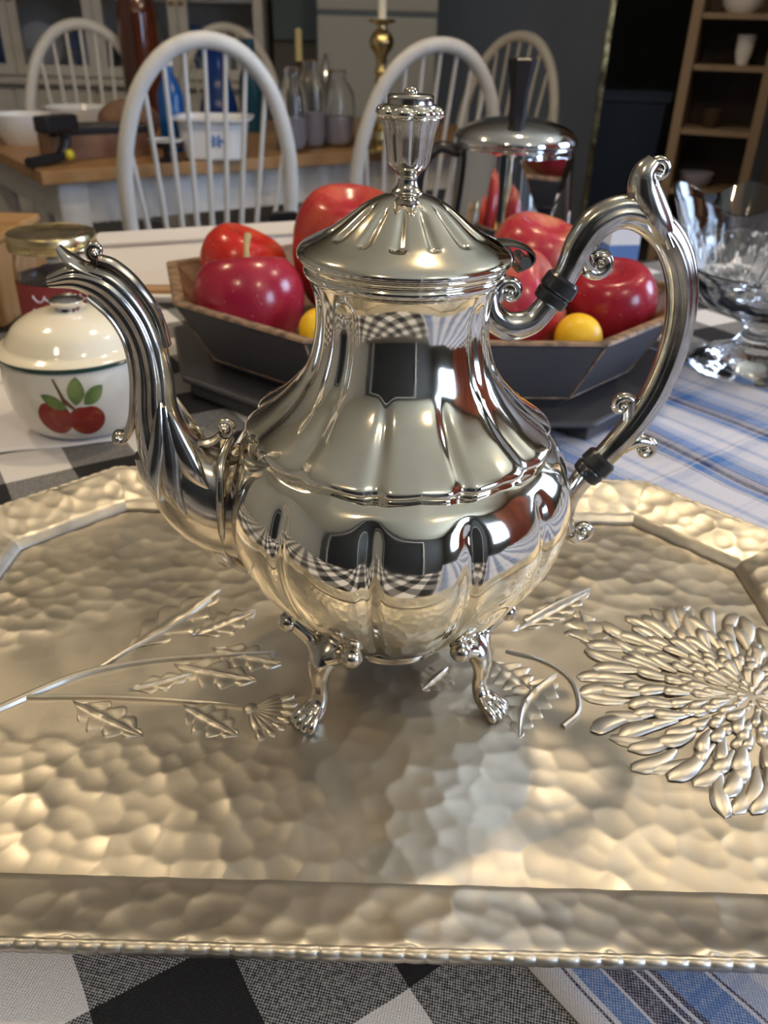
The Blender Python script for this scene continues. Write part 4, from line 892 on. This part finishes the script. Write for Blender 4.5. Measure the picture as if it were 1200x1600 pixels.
def make_chair():
    t = thing('windsor_chair', (0, 0, 0), 'white', 'chair')
    hw = [(-0.165, 0.455), (-0.182, 0.58), (-0.190, 0.70), (-0.180, 0.82), (-0.142, 0.935), (-0.078, 1.010), (0, 1.034)]
    hw = hw + [(-x, z) for x, z in hw[-2::-1]]
    def lean(z): return -0.165 - (z - 0.455) * 0.20
    q = crom(hw, 64)
    MB().tube([(x, lean(z), z) for x, z in q], [(0.0150, 0.0175)] * 64, 12).build('bow', M['chairw'], t)
    for i in range(9):
        s = (i - 4) / 4; xb = s * 0.125; xt = s * 0.172
        zt = float(np.interp(abs(xt), [0, 0.078, 0.142, 0.18], [1.030, 1.006, 0.930, 0.80]))
        pts = [(xb, -0.150 + 0.0, 0.45), (xb + (xt - xb) * 0.2, None, 0.45 + (zt - 0.45) * 0.22), (xb + (xt - xb) * 0.5, None, 0.45 + (zt - 0.45) * 0.5), (xt, None, zt)]
        pts = [(x, -0.150 + (lean(zt) + 0.150) * (z - 0.45) / (zt - 0.45), z) for x, _, z in pts]
        MB().tube(crom(pts, 12), list(np.interp(np.linspace(0, 1, 12), [0, 0.22, 0.5, 1], [0.006, 0.0095, 0.0065, 0.0050])), 8).build('spindle', M['chairw'], t)
    out = [(0.21 * math.copysign(abs(math.cos(a)) ** 0.7, math.cos(a)), 0.205 * math.copysign(abs(math.sin(a)) ** 0.8, math.sin(a))) for a in np.linspace(0, 2 * math.pi, 40, endpoint=False)]
    MB().prism(out, 0.425, 0.457).build('seat', M['chairw'], t, smooth=False, bevel=0.008)
    for sx in (-1, 1):
        for sy in (-1, 1):
            a, b_ = np.array([sx * 0.135, sy * 0.13, 0.428]), np.array([sx * 0.20, sy * 0.20, 0.0])
            MB().tube([a + (b_ - a) * s for s in (0, 0.12, 0.3, 0.5, 0.62, 0.8, 1)], [0.014, 0.017, 0.019, 0.016, 0.020, 0.015, 0.011], 12).build('leg', M['chairw'], t)
        MB().tube([(sx * 0.172, -0.168, 0.17), (sx * 0.172, 0, 0.17), (sx * 0.172, 0.168, 0.17)], [0.008, 0.012, 0.008], 10).build('stretcher', M['chairw'], t)
    MB().tube([(-0.172, 0, 0.17), (0, 0, 0.17), (0.172, 0, 0.17)], [0.008, 0.012, 0.008], 10).build('stretcher', M['chairw'], t)
    return t
proto = make_chair(); first = True
# (bow top x, bow top y, yaw, label)
for (x, y, yaw, lab) in ((-0.40, 1.95, 20, 'white spindle-back chair nearest the camera, left of the teapot lid'), (0.105, 2.22, 20, 'white spindle-back chair directly behind the teapot knob and percolator'),
                         (-1.00, 2.98, 200, 'white spindle-back chair at the far left beyond the oak table'), (-0.625, 3.42, 205, 'white hoop-back chair peeping over the nearest chair, before the hutch'),
                         (0.425, 3.25, 142, 'white spindle-back chair at the far right end of the oak table')):
    o = proto if first else copy_tree(proto); first = False
    ya = math.radians(yaw); o.location = (x - 0.281 * math.sin(ya), y + 0.281 * math.cos(ya), 0); o.rotation_euler = (0, 0, ya); o.scale = (1, 1, 0.982 if y < 2.5 else 1.0); tag(o, lab, 'chair', 'white hoop-back spindle chairs')

# --- things on the far table
TT = 0.7502
def lat(name, px, py, prof, m, label, cat, part='body', n=40, fn=None, z=TT, group=None):
    p = onz(px, py, z); t = thing(name, p, label, cat, group=group)
    MB().lathe(prof, n, cap=False, fn=fn).build(part, m, t); return t
def bowlprof(r, h, foot=0.5, th=0.006): return [(0, 0.002), (r * foot, 0), (r * 0.86, h * 0.45), (r, h), (r - th, h), (r * 0.84 - th, h * 0.5), (r * foot, 0.008), (0, 0.008)]
lat('casserole_dish', 42, 225, bowlprof(0.085, 0.075, 0.62), M['white_china'], 'white dish with blue motif at the left corner of the oak table', 'bowl')
lat('casserole_dish', 128, 206, bowlprof(0.105, 0.070, 0.7), M['white_china'], 'wide white dish behind the dark tool on the oak table', 'bowl')
t = thing('brown_box', onz(150, 243, TT), 'low brown cardboard box beside the nearest chair on the oak table', 'box', TA)
MB().box((-0.12, -0.06, 0), (0.12, 0.06, 0.055)).build('carton', M['bread'], t, smooth=False, bevel=0.002)
MB().box((-0.122, -0.062, 0.0552), (0.122, 0.062, 0.072)).build('lid', M['black'], t, smooth=False, bevel=0.002)
t = thing('hand_tool', onz(98, 256, TT), 'dark hand tool with a yellow button at the oak table corner', 'tool', TA + 0.5)
MB().tube(crom([(-0.10, 0.0, 0.012), (-0.04, 0.0, 0.014), (0.0, 0.0, 0.020), (0.02, 0.0, 0.055), (0.0, 0.0, 0.085)], 20), [(0.012, 0.014)] * 20, 12, nrm=NY).build('grip', M['black'], t)
MB().box((-0.05, -0.022, 0.070), (0.05, 0.022, 0.105)).build('head', M['black'], t, smooth=False, bevel=0.006)
MB().ball((0.01, -0.016, 0.020), 0.012).build('button', M['yellowdot'], t)
lat('brown_bottle', 233, 196, [tuple(q) for q in crom([(0.0, 0.0), (0.052, 0.0), (0.060, 0.01), (0.0625, 0.06), (0.0625, 0.28), (0.060, 0.33), (0.045, 0.38), (0.022, 0.43), (0.018, 0.49), (0.020, 0.50), (0.0, 0.50)], 50)], M['amber'], 'tall dark brown glass bottle left of the nearest chair', 'bottle')
t = lat('blue_bottle', 274, 236, [(0, 0), (0.032, 0), (0.034, 0.01), (0.034, 0.13), (0.028, 0.15), (0.014, 0.18), (0.013, 0.20), (0, 0.20)], M['bluesky'], 'small bright blue bottle with clear neck seen between chair spindles', 'bottle')
MB().lathe([(0.015, 0.2), (0.016, 0.225), (0, 0.226)], 20, cap=False).build('cap', M['white'], t)
lat('blue_vase', 345, 205, [tuple(q) for q in crom([(0, 0), (0.060, 0.0), (0.066, 0.01), (0.058, 0.07), (0.040, 0.14), (0.032, 0.20), (0.036, 0.235), (0.033, 0.235), (0.03, 0.2), (0.0, 0.02)], 40)], M['blue'], 'cobalt blue glass vase behind the white casserole', 'vase')
lat('teal_bottle', 396, 205, [tuple(q) for q in crom([(0, 0), (0.036, 0.0), (0.039, 0.01), (0.038, 0.13), (0.030, 0.17), (0.016, 0.20), (0.016, 0.255), (0.0, 0.256)], 40)], M['teal'], 'teal glass bottle right of the cobalt vase', 'bottle')
t = thing('casserole_dish', onz(338, 246, TT), 'square white casserole with blue flower motif seen through the chair spindles', 'casserole', 0.06)
def sq(r, z): return [(r * math.copysign(abs(math.cos(a)) ** 0.45, math.cos(a)), r * math.copysign(abs(math.sin(a)) ** 0.45, math.sin(a)), z) for a in np.linspace(0, 2 * math.pi, 48, endpoint=False)]
v = []; f = []
lv = [(0.068, 0.0), (0.075, 0.006), (0.084, 0.085), (0.098, 0.092), (0.098, 0.096), (0.082, 0.096), (0.072, 0.010)]
for r, z in lv: v += sq(r, z)
for i in range(len(lv) - 1):
    for k in range(48): f.append((i * 48 + k, i * 48 + (k + 1) % 48, (i + 1) * 48 + (k + 1) % 48, (i + 1) * 48 + k))
f += [tuple(reversed(range(48))), tuple(6 * 48 + k for k in range(48))]
dishb = MB().add(v, f).build('dish', M['white_china'], t)
for k in range(6):
    a = k * math.pi / 3; yy = -0.0805
    MB().ball((0.014 + 0.012 * math.cos(a), yy, 0.048 + 0.009 * math.sin(a)), (0.008, 0.0015, 0.004), 8, 5, Matrix.Rotation(-a, 3, 'Y')).build('blue_petal', M['blue_china'], dishb)
t = lat('egg_cup', 262, 252, [(0, 0), (0.030, 0), (0.030, 0.004), (0.008, 0.010), (0.008, 0.028), (0.034, 0.034), (0.040, 0.046), (0.036, 0.046), (0.0, 0.036)], M['black'], 'small dark footed dish with pale rim behind the chair spindles', 'dish')
MB().lathe([(0.040, 0.046), (0.041, 0.049), (0.035, 0.050), (0.034, 0.046)], 32, cap=False).build('pale_rim', M['white_china'], t)
t = thing('bread_loaf', onz(206, 222, TT), 'round brown loaf on the oak table beside the tall bottle', 'bread')
b = MB().ball((0, 0, 0.055), (0.085, 0.075, 0.055), 24, 14); b.build('crust', M['bread'], t)
for (px, py, h, r, lab) in ((458, 236, 0.20, 0.042, 'clear glass jar nearest the chair, left of a trio of jars'), (487, 231, 0.215, 0.042, 'clear glass jar in the middle of the trio on the oak table'), (526, 228, 0.19, 0.052, 'wide clear glass jar closest to the brass candlestick')):
    t = lat('glass_carafe', px, py, [tuple(q) for q in crom([(0, 0.0), (r * 0.9, 0.0), (r, 0.01), (r, h * 0.62), (r * 0.78, h * 0.80), (r * 0.50, h * 0.90), (r * 0.52, h), (r * 0.48, h), (r * 0.46, h * 0.9), (r * 0.72, h * 0.79), (r * 0.94, h * 0.6), (r * 0.94, 0.012), (0, 0.006)], 50)], M['glass'], lab, 'jar', 'glass')
    MB().lathe([(0, 0.008), (r * 0.90, 0.010), (r * 0.92, h * 0.42), (0, h * 0.42)], 28, cap=False).build('contents', M['lilac'], t)
def candlestick(name, px, py, H, k, m, wax, lab, ch):
    t = lat(name, px, py, [(a * k, z * H) for a, z in [(0, 0), (0.055, 0), (0.057, 0.02), (0.050, 0.04), (0.030, 0.07), (0.018, 0.10), (0.016, 0.16), (0.026, 0.19), (0.014, 0.22), (0.012, 0.50), (0.018, 0.54), (0.013, 0.58), (0.018, 0.62), (0.013, 0.66), (0.016, 0.74), (0.032, 0.80), (0.034, 0.85), (0.026, 0.90), (0.014, 0.93), (0.014, 0.96), (0.036, 0.98), (0.038, 1.0), (0.012, 1.0), (0, 0.99)]], m, lab, 'candlestick', 'stick', 32)
    MB().lathe([(0.011, H - 0.004), (0.0105, H + ch), (0.0, H + ch + 0.006)], 20, cap=False).build('candle', wax, t)
candlestick('brass_candlestick', 593, 236, 0.315, 0.95, M['brass'], M['wax'], 'tall brass candlestick with white candle behind the teapot knob', 0.22)
candlestick('dark_candlestick', 470, 205, 0.20, 0.35, M['darkwood'], M['waxy'], 'slim dark candlestick with a yellow taper left of the pale fridge', 0.085)

# ------------------------------------------------------------------ back of the room
# glass-fronted hutch
HY_ = 4.05
hx0, hx1 = -2.05, -0.58
hu = thing('china_hutch', ((hx0 + hx1) / 2, HY_, 0), 'white china hutch with glass doors full of blue dishes at the back left', 'hutch')
hw_ = (hx1 - hx0) / 2
MB().box((-hw_, 0.0, 0), (hw_, 0.45, 0.80)).build('base_cabinet', M['white'], hu, smooth=False)
MB().box((-hw_ - 0.02, -0.06, 0.8), (hw_ + 0.02, 0.45, 0.825)).build('worktop', M['white'], hu, smooth=False, bevel=0.004)
b = MB(); b.box((-hw_, 0.43, 0.825), (hw_, 0.45, 2.0)); b.box((-hw_, 0.08, 0.825), (-hw_ + 0.03, 0.43, 2.0)); b.box((hw_ - 0.03, 0.08, 0.825), (hw_, 0.43, 2.0)); b.box((-hw_, 0.08, 2.0), (hw_, 0.45, 2.04))
b.build('upper_case', M['white'], hu, smooth=False)
SHZ = (1.125, 1.42, 1.72)
for z in SHZ: MB().box((-hw_ + 0.03, 0.10, z), (hw_ - 0.03, 0.42, z + 0.018)).build('shelf', M['white'], hu, smooth=False)
nd = 4; dw = (2 * hw_) / nd
for i in range(nd):
    x0 = -hw_ + i * dw; x1 = x0 + dw; st = 0.042; b = MB()
    b.box((x0 + 0.002, 0.055, 0.83), (x0 + st, 0.08, 1.99)); b.box((x1 - st, 0.055, 0.83), (x1 - 0.002, 0.08, 1.99)); b.box((x0 + st, 0.055, 0.83), (x1 - st, 0.08, 0.872)); b.box((x0 + st, 0.055, 1.94), (x1 - st, 0.08, 1.99)); b.box((x0 + st, 0.060, 1.40), (x1 - st, 0.078, 1.425))
    d = b.build('door', M['white'], hu, smooth=False)
    MB().box((x0 + st, 0.066, 0.872), (x1 - st, 0.069, 1.94)).build('pane', M['pane'], d, smooth=False)
    MB().ball((x1 - 0.02 if i % 2 == 0 else x0 + 0.02, 0.045, 1.12), 0.012).build('knob', M['brass'], d)
    MB().box((x0 + 0.01, -0.018, 0.06), (x1 - 0.01, 0.0, 0.60)).build('cupboard_door', M['white'], hu, smooth=False, bevel=0.004)
    dr = MB().box((x0 + 0.01, -0.018, 0.62), (x1 - 0.01, 0.0, 0.78)).build('drawer', M['white'], hu, smooth=False, bevel=0.004)
    MB().ball(((x0 + x1) / 2, -0.03, 0.70), 0.014).build('knob', M['brass'], dr)
hc = (hx0 + hx1) / 2
plates = ['leftmost', 'second', 'third', 'fourth', 'fifth', 'rightmost']
for i in range(6):      # plates standing on edge, cups between them
    x = hx0 + 0.14 + i * 0.24; mm = M['blue_china'] if i % 2 == 0 else M['white_china']
    t = thing('plate', (x, HY_ + 0.39, 0.828), '%s plate standing upright behind the hutch glass, %s' % (plates[i], 'blue' if i % 2 == 0 else 'white'), 'plate', group='plates in the hutch')
    b = MB(); b.lathe([(0, 0.006), (0.06, 0.006), (0.075, 0.012), (0.105, 0.018), (0.105, 0.015), (0.075, 0.008), (0.06, 0.0), (0, 0.0)], 36, cap=False)
    b.v = [(xx, -z_ - 0.03 + (yy) * 0.16 , yy + 0.106) for xx, yy, z_ in b.v]; b.build('disc', mm, t)
for i, (dx, mm, lab) in enumerate(((0.05, 'blue', 'dark blue glass pitcher at the left in the hutch'), (0.30, 'white_china', 'white cup beside the blue pitcher in the hutch'), (0.52, 'glass', 'clear tumbler glinting behind the left hutch door'), (0.78, 'blue', 'dark blue glass jug in the middle of the hutch'), (1.02, 'white_china', 'white cup near the brown bottle in the hutch'), (1.28, 'glass', 'clear tumbler behind the right hutch door'))):
    t = thing('pitcher' if mm == 'blue' else 'cup' if mm != 'glass' else 'tumbler', (hx0 + dx + 0.06, HY_ + 0.20, 0.828), lab, 'glassware')
    h = 0.17 if mm == 'blue' else 0.10; r = 0.045
    MB().lathe([tuple(q) for q in crom([(0, 0), (r * 0.8, 0), (r, h * 0.3), (r * 0.8, h * 0.75), (r * 0.95, h), (r * 0.87, h), (r * 0.7, h * 0.7), (r * 0.88, h * 0.3), (0, 0.01)], 24)], 28, cap=False).build('body', M[mm], t)
    if mm != 'glass': MB().tube(crom([(r * 0.85, 0, h * 0.85), (r * 1.6, 0, h * 0.75), (r * 1.55, 0, h * 0.4), (r * 0.95, 0, h * 0.25)], 14), 0.006, 8).build('handle', M[mm], t)
for i in range(5):
    t = thing('bowl', (hx0 + 0.18 + i * 0.29, HY_ + 0.25, SHZ[0] + 0.018), 'blue-grey stacked bowl on the upper hutch shelf, place %s from the left' % ['one', 'two', 'three', 'four', 'five'][i], 'bowl', group='bowls on the upper hutch shelf')
    MB().lathe([(0, 0.002), (0.03, 0), (0.065, 0.035), (0.075, 0.06), (0.070, 0.06), (0.058, 0.035), (0.03, 0.01), (0, 0.01)], 28, cap=False).build('body', M['teal'] if i % 2 else M['white_china'], t)
# green-labelled tin on the hutch shelf glimpsed at the top
p = ony(325, 2, HY_ + 0.2); t = thing('green_tin', (p[0] + 0.03, HY_ + 0.15, SHZ[0] + 0.018), 'bright green tin at the top edge in the hutch', 'tin')
MB().lathe([(0, 0), (0.03, 0), (0.03, 0.11), (0, 0.11)], 20, cap=False).build('can', M['greenbox'], t)
MB().lathe([(0.031, 0.105), (0.031, 0.115), (0, 0.116)], 20, cap=False).build('can_lid', M['white'], t)

# pale fridge-freezer
t = thing('fridge', (-0.09, 3.75, 0), 'pale grey fridge freezer behind the brass candlestick', 'fridge')
MB().box((-0.225, 0.0, 0.02), (0.245, 0.60, 1.75)).build('cabinet', M['fridge'], t, smooth=False, bevel=0.01)
MB().box((-0.225, -0.045, 0.06), (0.245, -0.004, 1.085)).build('lower_door', M['fridge'], t, smooth=False, bevel=0.01)
MB().box((-0.225, -0.045, 1.10), (0.245, -0.004, 1.75)).build('upper_door', M['fridge'], t, smooth=False, bevel=0.01)
MB().box((-0.220, -0.035, 1.0855), (0.240, -0.004, 1.0995)).build('seal', M['seal'], t, smooth=False)
for z0, z1 in ((0.55, 0.95), (1.2, 1.5)): MB().tube([(-0.19, -0.046, z0), (-0.19, -0.075, z0 + 0.03), (-0.19, -0.075, z1 - 0.03), (-0.19, -0.046, z1)], 0.009, 10).build('door_handle', M['steel'], t)
# dark cabinet between hutch and fridge
t = thing('dark_cabinet', (-0.44, 4.2, 0), 'dark grey tall cabinet between the white hutch and the fridge', 'cabinet')
MB().box((-0.115, 0.02, 0), (0.115, 0.38, 1.9)).build('carcass', M['wall'], t, smooth=False, bevel=0.004)
for z0, z1 in ((0.05, 0.97), (0.99, 1.88)): MB().box((-0.112, 0.0, z0), (0.112, 0.018, z1)).build('door', M['seal'] if z0 > 0.5 else M['wall'], t, smooth=False, bevel=0.004)
# blue bin in the dark doorway
p = ony(1003, 200, 4.95); t = thing('storage_bin', (1.23, 4.98, 0), 'dark blue plastic bin standing in the dark doorway', 'bin')
b = MB(); v = []
for s, z in ((0.15, 0.0), (0.18, 0.74), (0.195, 0.75), (0.195, 0.78), (0.17, 0.78), (0.14, 0.02)): v += [(-s * 1.05, -s, z), (s * 1.05, -s, z), (s * 1.05, s, z), (-s * 1.05, s, z)]
f = [(i * 4 + k, i * 4 + (k + 1) % 4, (i + 1) * 4 + (k + 1) % 4, (i + 1) * 4 + k) for i in range(5) for k in range(4)] + [(3, 2, 1, 0), (20, 21, 22, 23)]
b.add(v, f).build('tub', M['bin'], t, smooth=False)
MB().prism([(-0.21, -0.20), (0.21, -0.20), (0.21, 0.20), (-0.21, 0.20)], 0.781, 0.80).build('lid', M['bin'], t, smooth=False, bevel=0.005)
# bookcase
BYAW = math.radians(-22)
bk = thing('bookcase', (0.920, 2.60, 0), 'brown wooden open bookcase at the upper right', 'bookcase', BYAW)
BW, BD, BH = 0.245, 0.26, 1.9
for x in (-BW / 2, BW / 2 - 0.028): MB().box((x, 0, 0), (x + 0.028, BD, BH)).build('side', M['pine'], bk, smooth=False, bevel=0.002)
MB().box((-BW / 2 + 0.028, BD - 0.01, 0), (BW / 2 - 0.028, BD, BH)).build('back_panel', M['darkwood'], bk, smooth=False)
BS = (0.05, 0.36, 0.635, 0.80, 0.965, 1.09, 1.35, 1.6, 1.87)
for z in BS: MB().box((-BW / 2 + 0.0285, 0.01, z), (BW / 2 - 0.0285, BD - 0.011, z + 0.014)).build('shelf', M['pine'], bk, smooth=False)
def bkp(x, y, z): c_, s_2 = math.cos(BYAW), math.sin(BYAW); return (0.920 + x * c_ - y * s_2, 2.60 + x * s_2 + y * c_, z)
for (x, z, r, h, mm, nm, lab, cat) in ((0.0, BS[5] + 0.0145, 0.060, 0.05, 'white_china', 'china_bowl', 'pale china bowl on the top visible shelf of the bookcase', 'bowl'), (0.03, BS[4] + 0.0145, 0.026, 0.075, 'white_china', 'mug', 'pale mug on the second bookcase shelf', 'mug'), (-0.03, BS[2] + 0.0145, 0.05, 0.04, 'lilac', 'bowl', 'grey bowl low on the bookcase just above the glass dish', 'bowl'), (-0.02, BS[3] + 0.0145, 0.03, 0.05, 'darkwood', 'cup', 'dark wooden cup on the middle bookcase shelf', 'cup')):
    t = thing(nm, bkp(x, 0.10, z), lab, cat)
    MB().lathe([(0, 0.002), (r * 0.6, 0), (r * 0.9, h * 0.4), (r, h), (r * 0.92, h), (r * 0.8, h * 0.4), (r * 0.5, 0.008), (0, 0.008)], 28, cap=False).build('body', M[mm], t)
# dark wardrobe at the right edge
t = thing('wardrobe', (1.06, 1.85, 0), 'dark red-brown wardrobe filling the right edge of the picture', 'wardrobe')
MB().box((-0.10, 0.0, 0.0), (0.6, 0.45, 1.9)).build('carcass', M['darkwood'], t, smooth=False, bevel=0.004)
for i in range(2):
    d = MB().box((-0.098 + i * 0.35, -0.02, 0.06), (0.248 + i * 0.35, -0.001, 1.88)).build('door', M['darkwood'], t, smooth=False, bevel=0.004)
    MB().ball((0.22 + i * 0.06, -0.03, 1.0), 0.014).build('knob', M['brass'], d)
